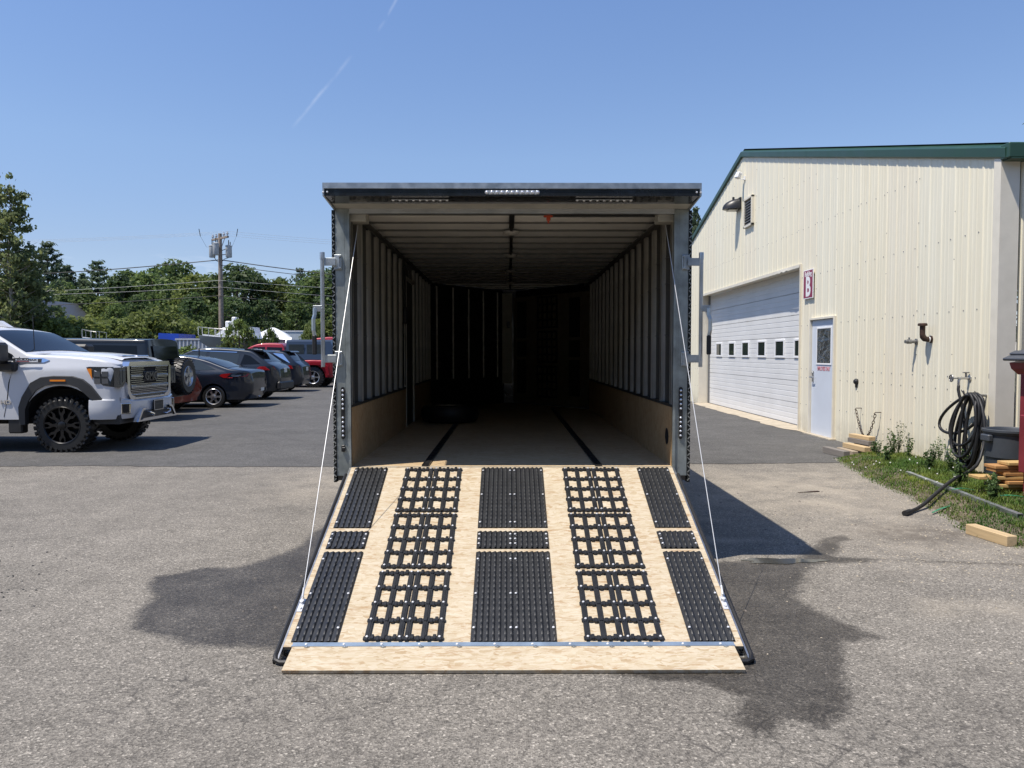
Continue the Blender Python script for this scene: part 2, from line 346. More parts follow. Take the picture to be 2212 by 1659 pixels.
    t.inp('Base Color', col); t.bump(hgt, .55, .006)
    t.inp('Specular IOR Level', .35)
    return t.m
asphalt('asphalt_worn', (.200, .181, .153), .62)
asphalt('asphalt_dark', (.098, .094, .088), .45, attrs=False, cs=80)
mat('soil', (.12, .095, .065), .95, var=.45, vscale=9, bump=.6, bscale=25)
mat('far_ground', (.085, .085, .05), .95, var=.4, vscale=.3)
lot = link('parking_lot', lot_mesh(), kind='structure'); lot.data.materials.append(MATS['asphalt_worn'])
m = MB()
for (a, b, c, d) in ((-400, -12, -60, 900), (10, 400, -60, 900), (-12, 10, -60, 0), (-12, 10, 12, 900)):
    m.add([(a, c, -.008), (b, c, -.008), (b, d, -.008), (a, d, -.008)], [(0, 1, 2, 3)])
m.build('ground', 'far_ground', kind='structure')
m = MB()
for (a, b, c, d) in ((-30, -12, -20, 10.5), (10, 16, -20, 9), (-12, 10, -20, 0)):
    m.add([(a, c, -.004), (b, c, -.004), (b, d, -.004), (a, d, -.004)], [(0, 1, 2, 3)])
m.build('asphalt', 'asphalt_worn', kind='structure')
# the darker, newer pavement starts along a ragged joint
jt = [(-60, 10.5)]; x = -60
while x < 4.6:
    x += .09 if x > -13 else 2; jt.append((x, 10.5 + max(0, x + 2.5) * .05 + .05 * math.sin(x * 1.3) * math.sin(x * .47 + 1) + random.uniform(-.035, .035)))
jt += [(4.75, 11.35), (5.77, 11.6), (5.77, 62), (-60, 62)]
m = MB(); m.add([(a, b, .005) for a, b in jt], [tuple(range(len(jt)))]); m.build('dark_pavement', 'asphalt_dark', kind='structure')
# soil under the grass strip
gp = [(a + .05, b) for a, b in GRASS_EDGE] + [(9, 4.85), (9, 9.4), (6.2, 9.4), (6.2, 11.4), (5.2, 11.5)]
def inset_mesh():
    xs = np.arange(3.7, 9.05, .09); ys = np.arange(4.7, 11.7, .09); X, Y = np.meshgrid(xs, ys); P = np.stack([X.ravel(), Y.ravel()], 1)
    sd_ = poly_sd(P, gp); z = np.clip(sd_ * .30, -.03, .09) + .0 + np.random.normal(0, .004, len(P))
    z = np.where(sd_ < .02, -.03, z); nx, ny = len(xs), len(ys); idx = np.arange(nx * ny).reshape(ny, nx)
    F = np.stack([idx[:-1, :-1], idx[:-1, 1:], idx[1:, 1:], idx[1:, :-1]], -1).reshape(-1, 4)
    F = F[(sd_[F] > -.1).any(1)]
    me = bpy.data.meshes.new('soil'); me.from_pydata(np.c_[P, z].tolist(), [], F.tolist()); me.materials.append(MATS['soil']); me.polygons.foreach_set('use_smooth', [True] * len(me.polygons)); return me
link('soil', inset_mesh(), kind='structure')
def ground_z(x, y):
    s_ = float(poly_sd(np.array([[x, y]]), gp)[0]); return max(0, min(.09, s_ * .30))
# puddle on the wet patch
mat('water', (.035, .037, .037), .04, var=0)
m = MB(); pts = []
for k in range(40):
    g = 2 * math.pi * k / 40; r = 1 + .18 * math.sin(3 * g + 1) + .12 * math.sin(7 * g); pts.append((2.02 + .30 * r * math.cos(g), 5.70 + .075 * r * math.sin(g), .004))
m.add(pts, [tuple(range(40))]); m.build('puddle', 'water', kind='structure')
# ---------------------------------------------------------------- trailer (local: x right, y into the trailer, z up; rear edge at y = 0)
TR = thing('cargo_trailer', 'black enclosed cargo trailer seen from behind with its rear ramp door lowered', 'trailer', (0, 5.62, 0), .0048)
FZ, OZ = .72, 2.566     # floor height, top of the opening
XI, XO = 1.18, 1.30
YN, YA = 5.85, 7.28     # start of the v-nose, apex
# shell: side walls, nose walls, roof, underside (outer skin)
m = MB()
for s_ in (-1, 1):
    m.box(*sorted((s_ * (XI + .035), s_ * (XO - .02))), .02, YN, .62, 2.62)
m.build('side_wall', 'trailer_skin', TR)
m = MB(); m.add([(-XO, -.0, 2.70), (XO, 0, 2.70), (XO, YN, 2.70), (.1, YA + .2, 2.70), (-.1, YA + .2, 2.70), (-XO, YN, 2.70)], [(0, 1, 2, 3, 4, 5)])
m.add([(-XO, -.0, 2.645), (XO, 0, 2.645), (XO, YN, 2.645), (.1, YA + .2, 2.645), (-.1, YA + .2, 2.645), (-XO, YN, 2.645)], [(0, 1, 2, 3, 4, 5)])
for a, b in (((-XO, 0), (-XO, YN)), ((XO, 0), (XO, YN)), ((XO, YN), (.1, YA + .2)), ((-XO, YN), (-.1, YA + .2)), ((-.1, YA + .2), (.1, YA + .2))):
    m.add([(a[0], a[1], 2.61), (b[0], b[1], 2.61), (b[0], b[1], 2.71), (a[0], a[1], 2.71)], [(0, 1, 2, 3)])
m.build('roof', 'white_roof', TR)
m = MB(); m.add([(XO, YN, .6), (.1, YA + .2, .6), (.1, YA + .2, 2.66), (XO, YN, 2.66)], [(0, 1, 2, 3)]); m.add([(-XO, YN, .6), (-.1, YA + .2, .6), (-.1, YA + .2, 2.66), (-XO, YN, 2.66)], [(0, 1, 2, 3)])
m.add([(-.1, YA + .2, .6), (.1, YA + .2, .6), (.1, YA + .2, 2.66), (-.1, YA + .2, 2.66)], [(0, 1, 2, 3)]); m.build('nose_wall', 'trailer_skin', TR)
m = MB(); m.box(-1.14, -1.04, .1, YN, .54, .66); m.box(1.04, 1.14, .1, YN, .54, .66)
for k in range(14): m.box(-1.04, 1.04, .2 + k * .42, .26 + k * .42, .58, .66)
m.box(-.06, .06, YA - .4, YA + 1.3, .5, .6); m.build('chassis', 'black_plastic', TR)
# floor, split in panels as boards of 1.22 m
y = .055
while y < YN - .1:
    y1 = min(y + 1.216, YN)
    m = MB(); m.box(-XI - .02, XI + .02, y, y1 - .003, FZ - .03, FZ); m.build('floor_panel', 'osb_floor', TR); y = y1
m = MB(); m.prism([(-XI, YN), (XI, YN), (.12, YA + .05), (-.12, YA + .05)], FZ - .03, FZ, 'xy'); m.build('floor_panel', 'osb_floor', TR)
m = MB(); m.box(-XI, XI, .018, .052, FZ - .03, FZ + .001); m.build('sill_board', 'osb', TR)
m = MB(); m.box(-XI - .01, XI + .01, -.004, .016, FZ - .06, FZ - .006, ch=.002); m.box(-XI - .01, XI + .01, -.022, -.006, FZ - .03, FZ - .014); m.build('door_sill', 'alu', TR)
for x in (-.64, .64):
    m = MB(); m.box(x - .026, x + .026, .03, 6.1, FZ + .002, FZ + .009); m.box(x - .026, x - .018, .03, 6.1, FZ + .009, FZ + .013); m.box(x + .018, x + .026, .03, 6.1, FZ + .009, FZ + .013)
    for k in range(38): m.box(x - .012, x + .012, .1 + k * .155, .14 + k * .155, FZ + .009, FZ + .0115)
    m.build('floor_track', 'black_plastic', TR)
# kick panels and liner
DY0, DY1 = 3.06, 3.80
for s_ in (-1, 1):
    segs = [(.02, DY0), (DY1, YN)] if s_ < 0 else [(.02, 1.22), (1.223, 2.44), (2.443, 3.66), (3.663, YN)]
    for a, b in segs:
        m = MB(); m.box(*sorted((s_ * XI, s_ * (XI + .015))), a, b, FZ, 1.155); m.build('kick_panel', 'osb_wall', TR)
    for a, b in ([(.0, DY0), (DY1, YN)] if s_ < 0 else [(0, YN)]):
        m = MB(); m.box(*sorted((s_ * (XI + .036), s_ * (XI + .034))), a, b, 1.155, 2.6)
        m.box(*sorted((s_ * (XI - .004), s_ * (XI + .02))), a, b, 1.157, 1.175); m.build('wall_liner', 'liner_metal', TR)
me = MB().box(0, .034, -.019, .019, 1.175, 2.58).box(-.0, .003, -.034, .034, 1.175, 2.58).mesh('wall_stud', 'stud_metal')
for s_ in (-1, 1):
    for k in range(16):
        yy = .10 + k * .382
        if s_ < 0 and DY0 - .03 < yy < DY1 + .03: continue
        o = link('wall_stud', me, TR, (s_ * XI, yy, 0), 0 if s_ > 0 else math.pi)
# wires stapled along the liner
m = MB()
for s_ in (-1, 1):
    for zc in (2.30, 2.10, 1.7):
        m.tube([(s_ * (XI + .028), .1 + .382 * k + .19 * j, zc - (.012 if j else 0)) for k in range(12) for j in (0, 1)], .003, 4)
m.build('wiring', 'black_plastic', TR)
# side door
DR = link('side_door', MB().box(-XI - .02, -XI - .012, DY0 + .03, DY1 - .03, FZ, 2.38).mesh('side_door', 'liner_metal'), TR)
m = MB(); m.box(-XI - .02, -XI + .008, DY0 - .005, DY0 + .03, FZ, 2.42); m.box(-XI - .02, -XI + .008, DY1 - .03, DY1 + .005, FZ, 2.42); m.box(-XI - .02, -XI + .008, DY0 + .03, DY1 - .03, 2.38, 2.42); m.build('door_frame', 'stud_metal', DR)
m = MB(); m.box(-XI - .012, -XI + .02, DY0 + .06, DY0 + .12, 1.35, 1.5, ch=.006); m.build('door_lock', 'black_plastic', DR)
# vertical tie with strap hanging on the left wall, by the side door
m = MB(); m.tube([(-XI + .02, DY0 - .2, 2.5), (-XI + .02, DY0 - .2, 2.05)], .012, 6); m.box(-XI + .0, -XI + .05, DY0 - .24, DY0 - .16, 1.88, 2.06, ch=.01)
m.tube([(-XI + .02, DY0 - .2, 1.88), (-XI + .02, DY0 - .19, 1.6), (-XI + .02, DY0 - .21, 1.2)], .004, 5); m.build('wiring_box', 'black_plastic', TR)
# ceiling
mat('bow_metal_shaded', (.16, .155, .14), .5, .2, var=.05)  # bow colour darkened so the contact shadow reads as crisp lines
m = MB(); m.add([(-XI - .03, .0, 2.612), (XI + .03, 0, 2.612), (XI + .03, YN, 2.612), (.12, YA + .15, 2.612), (-.12, YA + .15, 2.612), (-XI - .03, YN, 2.612)], [(0, 1, 2, 3, 4, 5)])
m.build('ceiling_panel', 'ceiling_liner', TR)
me = MB().box(-XI + .02, XI - .02, -.004, .004, 2.598, 2.611).box(-XI + .02, XI - .02, -.010, .010, 2.596, 2.599).mesh('roof_bow', 'bow_metal_shaded')
for k in range(16): link('roof_bow', me, TR, (0, .24 + k * .382, 0))
for k, yy in enumerate((6.15, 6.5, 6.85)):
    w_ = XI * (YA - yy) / (YA - YN) + .05; MB().box(-w_, w_, yy - .014, yy + .014, 2.592, 2.611).build('roof_bow', 'stud_metal', TR)
for s_ in (-1, 1):
    m = MB(); m.tube([(s_ * (XI - .055), .18, 2.552), (s_ * (XI - .055), YN, 2.552)], .021, 10); m.build('corner_conduit', 'liner_metal', TR, smooth=True)
    m = MB(); m.box(*sorted((s_ * (XI - .11), s_ * (XI + .02))), .06, .2, 2.52, 2.60, ch=.006); m.build('corner_bracket', 'stud_metal', TR)
m = MB(); m.box(-.02, .02, .1, .72, 2.578, 2.589); m.box(-.014, .014, .72, 6.8, 2.58, 2.588)
for k in range(7):
    y0 = .95 + k * .8; m.tube([(.008, y0, 2.58), (.016, y0 + .1, 2.562), (.0, y0 + .25, 2.557), (-.012, y0 + .38, 2.565), (.006, y0 + .5, 2.58)], .004, 5)
m.build('wire_channel', 'black_plastic', TR)
mat('dome_lens', (.42, .40, .36), .35, var=.05)
me = MB().lathe([(.0001, 2.556), (.03, 2.557), (.052, 2.563), (.066, 2.574), (.07, 2.585), (.07, 2.589)], 24).mesh('dome_light', 'dome_lens', 'all')
for yy in (.98, 2.51, 4.03, 5.58): link('dome_light', me, TR, (0, yy, 0))
m = MB(); m.box(.255, .285, .1, .13, 2.535, 2.575, ch=.005); m.box(.235, .3, .105, .125, 2.56, 2.572); m.tube([(.27, .115, 2.535), (.27, .115, 2.515)], .008, 6); m.build('pull_tag', 'orange_plastic', TR)
m = MB(); m.tube([(.28, .115, 2.568), (XI - .12, .13, 2.572)], .009, 6); m.build('strap', 'rubber', TR)
# v-nose inside: left studs, pale centre post, front ramp with mats on the right
m = MB(); m.add([(-XI, YN, FZ), (-.12, YA, FZ), (-.12, YA, 2.6), (-XI, YN, 2.6)], [(0, 1, 2, 3)]); m.build('nose_liner', 'trailer_skin', TR)
for k in range(5):
    f = .08 + k * .21; x = -XI + (XI - .12) * f; yy = YN + (YA - YN) * f
    MB().box(x - .012, x + .012, yy - .05, yy - .012, 1.16, 2.56).build('nose_stud', 'stud_metal', TR)
m = MB(); m.box(-.13, .04, YA - .06, YA - .03, 1.05, 2.55); m.build('nose_door', 'door_pale', TR)
m = MB(); m.box(-.05, -.0, YA - .09, YA - .061, 1.98, 2.08, ch=.006); m.build('control_box', 'black_plastic', TR)
m = MB(); m.tube([(-.13, YA - .07, 1.1), (-.125, YA - .08, 1.0), (-.09, YA - .08, .91), (-.03, YA - .08, .86), (.05, YA - .08, .85)], .007, 6); m.build('conduit', 'alu', TR)
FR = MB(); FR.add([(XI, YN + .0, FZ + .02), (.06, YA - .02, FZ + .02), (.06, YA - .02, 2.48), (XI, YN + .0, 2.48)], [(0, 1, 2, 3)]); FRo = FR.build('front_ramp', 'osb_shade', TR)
ux, uy = (XI - .06), (YN - YA + .02); Ln = math.hypot(ux, uy); ux /= Ln; uy /= Ln; nx_, ny_ = uy, -ux
def fr_box(s0, s1, z0, z1, t0=.002, t1=.02):
    M = Matrix(((ux, nx_, 0, .06), (uy, ny_, 0, YA - .02), (0, 0, 1, 0), (0, 0, 0, 1))); return MB().box(s0, s1, t0, t1, z0, z1, M=M)
for s0, s1 in ((.12, .34), (1.38, 1.6)):
    for z0, z1 in ((.9, 1.45), (1.5, 1.75), (1.8, 2.4)): fr_box(s0, s1, z0, z1).build('traction_mat', 'mat_plastic', FRo)
for z0 in (.85, 1.4, 1.95):
    mm = MB()
    for j in range(5): q = fr_box(.62, 1.1, z0 + j * .12, z0 + j * .12 + .03); mm.add(q.v, q.f)
    for j in range(5): q = fr_box(.62 + j * .112, .65 + j * .112, z0, z0 + .5, .002, .018); mm.add(q.v, q.f)
    mm.build('grid_mat', 'mat_plastic', FRo)
# rear corner posts
for s_ in (-1, 1):
    a = lambda u, v: sorted((s_ * u, s_ * v))
    m = MB(); m.box(*a(XI + .0, 1.285), .0, .05, .655, 2.60, ch=.003); m.box(*a(XI - .004, XI + .014), -.012, .0, FZ - .02, 2.575)
    P_ = m.build('corner_post', 'post_metal', TR)
    # black diamond plate wrapping the corner
    m = MB(); m.box(*a(1.2855, 1.306), -.004, .25, .61, 2.59)
    for k in range(64):
        z = .63 + k * .0305
        for yy, dx in ((-.006, 0),):
            q = MB().box(-.013, .013, -.003, .003, -.0035, .0035); ang = .8 if k % 2 else -.8
            R_ = Matrix.Translation((s_ * 1.296, -.0055, z)) @ Matrix.Rotation(ang, 4, 'Y')
            m.add([R_ @ Vector(p) for p in q.v], q.f, 1)
        for j in range(6):
            q = MB().box(-.0025, .0025, -.013, .013, -.0035, .0035); R_ = Matrix.Translation((s_ * 1.3075, .02 + j * .04, z)) @ Matrix.Rotation(.8 if (k + j) % 2 else -.8, 4, 'X')
            m.add([R_ @ Vector(p) for p in q.v], q.f, 1)
    m.build('diamond_plate', ['diamond_black', 'tread_bar'], P_)
    # tail light strip: dark housing with a row of clear bulbs
    xc = s_ * 1.235; zb, zt = .94, 1.295
    m = MB()
    pts = [(xc + .0135 * math.cos(g), zb + .0135 * math.sin(g)) for g in [math.pi + math.pi * k / 8 for k in range(9)]] + [(xc + .0135 * math.cos(g), zt + .0135 * math.sin(g)) for g in [math.pi * k / 8 for k in range(9)]]
    m.prism(pts, -.010, .002, 'xz'); TL = m.build('tail_light', 'black_plastic', P_)
    m = MB()
    for k in range(11):
        if k == 5: continue
        m.lathe([(.0095, -.010), (.008, -.015), (.0045, -.017), (.0001, -.018)], 8, 'y', (xc, 0, zb + .012 + k * .033))
    m.build('bulb', 'clear_lens', P_, smooth='all', kind='stuff')
    if s_ < 0: m = MB(); m.box(xc - .012, xc + .014, -.022, -.001, .835, .885, ch=.004); m.box(xc - .006, xc + .02, -.03, -.02, .85, .87, ch=.003); m.build('latch', 'black_plastic', P_)
    # bar lock swung outwards
    zt_, zb_ = 2.283, 1.455; xt = s_ * 1.37
    B_ = link('bar_lock', MB().tube([(xt, -.03, zt_), (xt, -.03, zb_)], .0145, 10).lathe([(.017, zt_), (.018, zt_ - .005), (.018, zt_ - .05)], 10, c=(xt, -.03, 0)).mesh('bar_lock', 'alu', True), TR)
    if s_ > 0: B_['label'] = 'darker bar lock beside the building side of the trailer'
    for zc in (2.215, 1.515):
        m = MB()
        m.box(*sorted((xt, s_ * 1.275)), -.034, -.024, zc - .028, zc + .028, ch=.002)
        m.box(*sorted((s_ * 1.29, s_ * 1.235)), -.012, -.001, zc - .055, zc + .055, ch=.003)
        m.box(*sorted((s_ * 1.262, s_ * 1.248)), -.022, -.012, zc - .05, zc + .05, ch=.002)
        for dz in (-.042, .042): m.lathe([(.008, -.012), (.006, -.019), (.0001, -.021)], 8, 'y', (s_ * 1.245, 0, zc + dz))
        m.lathe([(.011, -.035), (.009, -.042), (.0001, -.045)], 8, 'y', (xt, 0, zc - .01))
        m.build('bracket', 'galv', B_)
    hx = xt + s_ * .052
    m = MB(); m.box(*sorted((xt, hx + s_ * .014)), -.048, -.042, 1.855, 1.90, ch=.002)
    m.tube([(hx, -.05, 1.88), (hx, -.055, 1.83), (hx + s_ * .006, -.07, 1.80), (hx + s_ * .006, -.07, 1.72), (hx, -.06, 1.68)], .014, 4)
    for q in (xt, hx): m.lathe([(.008, -.048), (.006, -.055), (.0001, -.057)], 8, 'y', (q, 0, 1.878))
    m.build('handle', 'galv', B_)
    m = MB(); m.box(*sorted((hx - .016, hx + .014)), -.078, -.05, 1.545, 1.685, ch=.006); m.build('grip', 'rubber', B_)
# header canopy over the door
HD = MB().box(-XI, XI, .0, .05, OZ, 2.605, ch=.002).box(-XI, XI, -.012, .0, OZ - .002, OZ + .012).mesh('door_header', 'alu'); HD = link('door_header', HD, TR)
m = MB(); m.prism([(-.352, 2.71), (-.352, 2.672), (-.345, 2.669), (.0, 2.69), (0, 2.71)], -1.287, 1.287, 'yz')
for s_ in (-1, 1): m.prism([(-.353, 2.671), (-.353, 2.622), (.0, 2.585), (0, 2.66)], *sorted((s_ * 1.275, s_ * 1.2865)), 'yz')
CN = m.build('rear_canopy', 'galv', TR)
m = MB(); m.box(-1.2745, 1.2745, -.345, -.33, 2.622, 2.6685, ch=.001); m.build('fascia', 'black_paint', CN)
m = MB(); m.add([(-1.2745, -.33, 2.6235), (1.2745, -.33, 2.6235), (1.2745, -.13, 2.612), (-1.2745, -.13, 2.612)], [(0, 1, 2, 3)]); m.build('soffit', 'black_paint', CN)
m = MB(); m.add([(-1.2745, -.13, 2.612), (1.2745, -.13, 2.612), (1.2745, .0, 2.600), (-1.2745, .0, 2.600)], [(0, 1, 2, 3)]); m.build('soffit_strip', 'stud_metal', CN)
def light_bar(name, xc, y, z, length, horiz):
    r = .014; pts = [(xc - length / 2 + r * math.cos(g), r * math.sin(g)) for g in [math.pi / 2 + math.pi * k / 8 for k in range(9)]] + [(xc + length / 2 + r * math.cos(g), r * math.sin(g)) for g in [-math.pi / 2 + math.pi * k / 8 for k in range(9)]]
    m = MB(); b = MB(); nb = 11 if horiz else 9
    if horiz:
        m.prism([(a, b_ + z) for a, b_ in pts], y - .004, y, 'xz')
        for k in range(nb): b.lathe([(.0125, y - .004), (.0105, y - .011), (.006, y - .015), (.0001, y - .016)], 10, 'y', (xc - length / 2 + length * k / (nb - 1), 0, z))
    else:
        m.prism([(a, b_ + y) for a, b_ in pts], z - .006, z, 'xy')
        for k in range(nb): b.lathe([(.011, z - .006), (.009, z - .011), (.0001, z - .013)], 8, 'z', (xc - length / 2 + length * k / (nb - 1), y, 0))
    o = m.build(name, 'clear_lens' if horiz else 'alu', CN, smooth=True); return o, b
o, b = light_bar('brake_light', 0, -.346, 2.6465, .345, True); bb = b.build('bulb', 'clear_lens', CN, smooth='all', kind='stuff')
for xc in (-.635, .635):
    o, b = light_bar('load_light', xc, -.262, 2.6145, .37, False); b.build('bulb', 'clear_lens', CN, smooth='all', kind='stuff')
screws([(s_ * 1.255, -.346, 2.648) for s_ in (-1, 1)] + [(s_ * 1.281, -.354, 2.645) for s_ in (-1, 1)], .008, .008, 'y', -1).build('bolt', 'screw', CN, smooth=True)
# running gear
for s_ in (-1, 1):
    for yy in (3.0, 3.95):
        w = MB().lathe([(.19, -.1), (.3, -.1), (.34, -.06), (.345, 0), (.34, .06), (.3, .1), (.19, .1)], 28, 'x', (s_ * 1.18, yy, .345)).build('wheel', 'rubber', TR, smooth=True)
        MB().lathe([(.19, -.09), (.17, -.05), (.05, -.06), (.0001, -.06)], 20, 'x', (s_ * 1.18 + (0 if s_ < 0 else .12), yy, .345)).lathe([(.19, .09), (.17, .05), (.05, .06), (.0001, .06)], 20, 'x', (s_ * 1.18, yy, .345)).build('rim', 'alu', w, smooth=True)
MB().box(-1.1, 1.1, 2.96, 3.04, .31, .38).box(-1.1, 1.1, 3.91, 3.99, .31, .38).box(-.95, -.88, 2.7, 4.3, .38, .55).box(.88, .95, 2.7, 4.3, .38, .55).build('axle', 'black_plastic', TR)
MB().box(-1.32, -1.301, 2.55, 4.4, .66, .8, ch=.01).box(1.301, 1.32, 2.55, 4.4, .66, .8, ch=.01).build('fender', 'black_plastic', TR)
MB().box(-.04, .04, YA + 1.1, YA + 1.18, 0, .55).box(-.1, .1, YA + 1.04, YA + 1.24, 0, .02).build('jack', 'black_plastic', TR)

# ---- ramp: local frame with origin at the hinge, x right, y down the slope (towards the camera), z normal to the deck
rd = Vector((0, 3.905 - 5.62, .07 - .72)).normalized()
RM = frame((0, -.01, .72), (-1, 0, 0), rd)      # x flipped so z points up
if (RM.to_3x3() @ Vector((0, 0, 1))).z < 0: RM = frame((0, -.01, .72), (1, 0, 0), rd)
RP = bpy.data.objects.new('ramp', MB().box(-1.175, 1.175, 0, 1.862, -.02, 0, ch=.001).mesh('ramp', 'osb')); COL.objects.link(RP); RP.parent = TR; RP.matrix_local = RM
RX = 1 if RM.to_3x3().col[0].x > 0 else -1
m = MB(); m.box(-1.19, -1.176, 0, 1.955, -.075, -.002); m.box(1.176, 1.19, 0, 1.955, -.075, -.002); m.box(-1.176, 1.176, 1.93, 1.955, -.075, -.035); m.box(-1.176, 1.176, 1.865, 1.93, -.075, -.058)
for x in (-1.10, 1.10): m.box(x - .045, x + .045, 1.868, 1.93, -.058, -.03, ch=.004)
m.box(-1.21, 1.21, 1.956, 1.98, -.082, -.06)
m.build('ramp_frame', 'alu', RP)
for s_ in (-1, 1):
    m = MB(); m.tube([(s_ * 1.197, .1, -.004), (s_ * 1.197, 1.92, -.004), (s_ * 1.188, 1.95, -.006), (s_ * 1.165, 1.962, -.008), (s_ * .9, 1.962, -.008)], .013, 8)
    m.box(*sorted((s_ * 1.191, s_ * 1.206)), .1, 1.95, -.07, -.004)
    m.build('gasket', 'rubber', RP, smooth=True)
def strip_mat(w, L, nrib):
    m = MB(); m.box(-w / 2, w / 2, 0, L, 0, .004)
    p = w / nrib; nt = max(3, int(L / .024))
    for k in range(nrib):
        x0 = -w / 2 + k * p
        V = []; F = []
        for j in range(nt + 1):
            y = L * j / nt; tooth = 1.0 if j % 2 else .62
            for q, h in ((.04, .004), (.22, .0125 * tooth + .002), (.36, .0155 * tooth), (.5, .008), (.72, .0055), (.96, .004)): V.append((x0 + q * p + (.05 * p if j % 2 and .1 < q < .5 else 0), y, h))
        for j in range(nt):
            for q in range(5): a = j * 6 + q; F.append((a, a + 1, a + 7, a + 6))
        m.add(V, F)
        # scalloped end
        m.add([(x0 + .04 * p, 0, .004), (x0 + .3 * p, 0, .012), (x0 + .96 * p, 0, .004)], [(0, 1, 2)])
    return m
def mscrews(w, L, rows):
    return [(sx * (w / 2 - .014), y, .013) for y in rows for sx in (-1, 1)]
sizes = {}
for (s0, s1, rows) in ((.022, .791, (.05, .38, .72)), (.838, 1.018, (.04, .09, .14)), (1.056, 1.83, (.08, .40, .68))):
    L = s1 - s0
    for xc, w in ((-1.024, .238), (-.1115, .222), (.1125, .222), (1.026, .232)):
        key = (round(w, 3), round(L, 3))
        if key not in sizes: sizes[key] = (strip_mat(w, L, 7).mesh('traction_mat', 'mat_plastic'), screws(mscrews(w, L, rows), .0078, .005).mesh('screw', 'screw', True))
        o = link('traction_mat', sizes[key][0], RP, (RX * xc, s0, .001)); q = link('screw', sizes[key][1], RP, (RX * xc, s0, .001))
        q['kind'] = 'stuff'
def grid_pad(w, L):
    m = MB(); rw = .03; h = .016
    for x in (-w / 2 + rw / 2, 0, w / 2 - rw / 2):
        m.box(x - rw / 2, x + rw / 2, 0, L, 0, h * .7, ch=.003)
        m.box(x - .004, x + .004, .01, L - .01, h * .7, h * .85)
    for j in range(5):
        yc = .013 + (L - .026) * j / 4
        m.box(-w / 2 - .006, w / 2 + .006, yc - .012, yc + .012, 0, h * .8, ch=.003)
        for k in range(7):
            x = -w / 2 + .012 + (w - .024) * k / 6; m.box(x - .009, x + .009, yc - (.019 if k % 2 else .013), yc + (.013 if k % 2 else .019), 0, h * (1.25 if k % 2 else 1.0), ch=.003)
    return m
for (s0, s1) in ((.035, .603), (.640, 1.213), (1.252, 1.822)):
    L = s1 - s0; key = ('g', round(L, 3))
    if key not in sizes:
        sizes[key] = (grid_pad(.198, L).mesh('grid_mat', 'mat_plastic'), screws([(sx * .084, .013 + (L - .026) * j / 4, .018) for j in range(5) for sx in (-1, 1)], .0075, .005).mesh('screw', 'screw', True))
    for xc in (-.672, -.466, .468, .674):
        link('grid_mat', sizes[key][0], RP, (RX * xc, s0, .001)); q = link('screw', sizes[key][1], RP, (RX * xc, s0, .001)); q['kind'] = 'stuff'
# flap hinge strip, flap, hinge bolts
mat('hinge_steel', (.30, .38, .47), .4, .6, var=.12, vscale=10)
m = MB(); m.box(-1.13, 1.13, 1.834, 1.862, .0005, .004); m.tube([(-1.13, 1.866, .006), (1.13, 1.866, .006)], .006, 6); m.build('flap_hinge', 'hinge_steel', RP)
screws([(x, 1.848, .004) for x in np.linspace(-1.06, 1.06, 12)], .008, .005).build('bolt', 'screw', RP, smooth=True)
inv = (TR.matrix_basis @ RM).inverted()
A = inv @ Vector((0, 3.870, .068)); B = inv @ Vector((0, 3.672, .022)); fd = (B - A).normalized(); fd.x = 0; Lf = (B - A).length
FM = Matrix.Translation((0, A.y, A.z)) @ Matrix.Rotation(math.atan2(fd.z, fd.y), 4, 'X')
FLm = MB().box(-1.125, 1.125, 0, Lf + .003, -.018, 0, ch=.001).mesh('ramp_flap', 'osb'); FL = link('ramp_flap', FLm, RP); FL.matrix_local = FM
mat('hook_shadow', (.15, .2, .3), .4, .6, var=0)
bm_ = MB()
for x in np.linspace(-1.08, 1.05, 12): bm_.box(x - .012, x + .012, .014, .022, .0005, .005); bm_.lathe([(.008, .001), (.007, .006), (.0001, .007)], 8, 'z', (x, .018, 0))
o = bm_.build('bolt', 'galv', RP); o.matrix_local = FM
# cleats and cables
for s_, sy in ((-1, 1.535), (1, 1.52)):
    x = RX * s_ * 1.160
    m = MB(); m.box(x - .014, x + .014, sy - .045, sy + .06, .0005, .005, ch=.001); m.lathe([(.012, .005), (.012, .022), (.007, .024), (.0001, .025)], 10, 'z', (x, sy - .01, 0)); m.lathe([(.009, .005), (.009, .012), (.0001, .014)], 8, 'z', (x, sy + .035, 0))
    m.tube([(x - .008, sy - .02, .01), (x, sy - .05, .03), (x + .008, sy - .02, .01)], .004, 6)
    m.build('cable_anchor', 'screw', RP, smooth=True)
    p0 = RM @ Vector((x, sy - .03, .03)); p1 = Vector((s_ * 1.135, .10, 2.50))
    m = MB(); m.tube([p0.lerp(p1, k / 12) for k in range(13)], .0023, 6); d_ = (p1 - p0).normalized(); m.tube([p0, p0 + d_ * .05], .006, 8); m.build('ramp_cable', 'cable', TR, smooth=True)
# hole in the right kick panel
m = MB(); m.lathe([(.0001, XI - .002), (.063, XI - .002)], 24, 'x', (0, .21, .925)); m.build('vent_hole', 'rubber', TR)
# spare tyre lying in the trailer
mat('tyre_rubber', (.012, .012, .012), .5, var=.2, bump=.15, bscale=60)
sp_loc = (TR.matrix_basis @ Vector((-.74, 3.72, FZ)))
T = thing('spare_tyre', 'black spare wheel lying flat on the dark trailer floor at the left', 'tyre', sp_loc)
m = MB(); m.lathe([(.20, .03), (.25, .005), (.32, .02), (.345, .06), (.348, .11), (.345, .16), (.32, .2), (.25, .215), (.20, .19)], 40); m.build('tyre', 'tyre_rubber', T, smooth=True)
m = MB(); m.lathe([(.20, .03), (.17, .06), (.12, .1), (.05, .12), (.0001, .12)], 32); m.lathe([(.205, .192), (.2, .2), (.19, .19), (.17, .1)], 32); m.build('rim', 'alu', T, smooth=True)
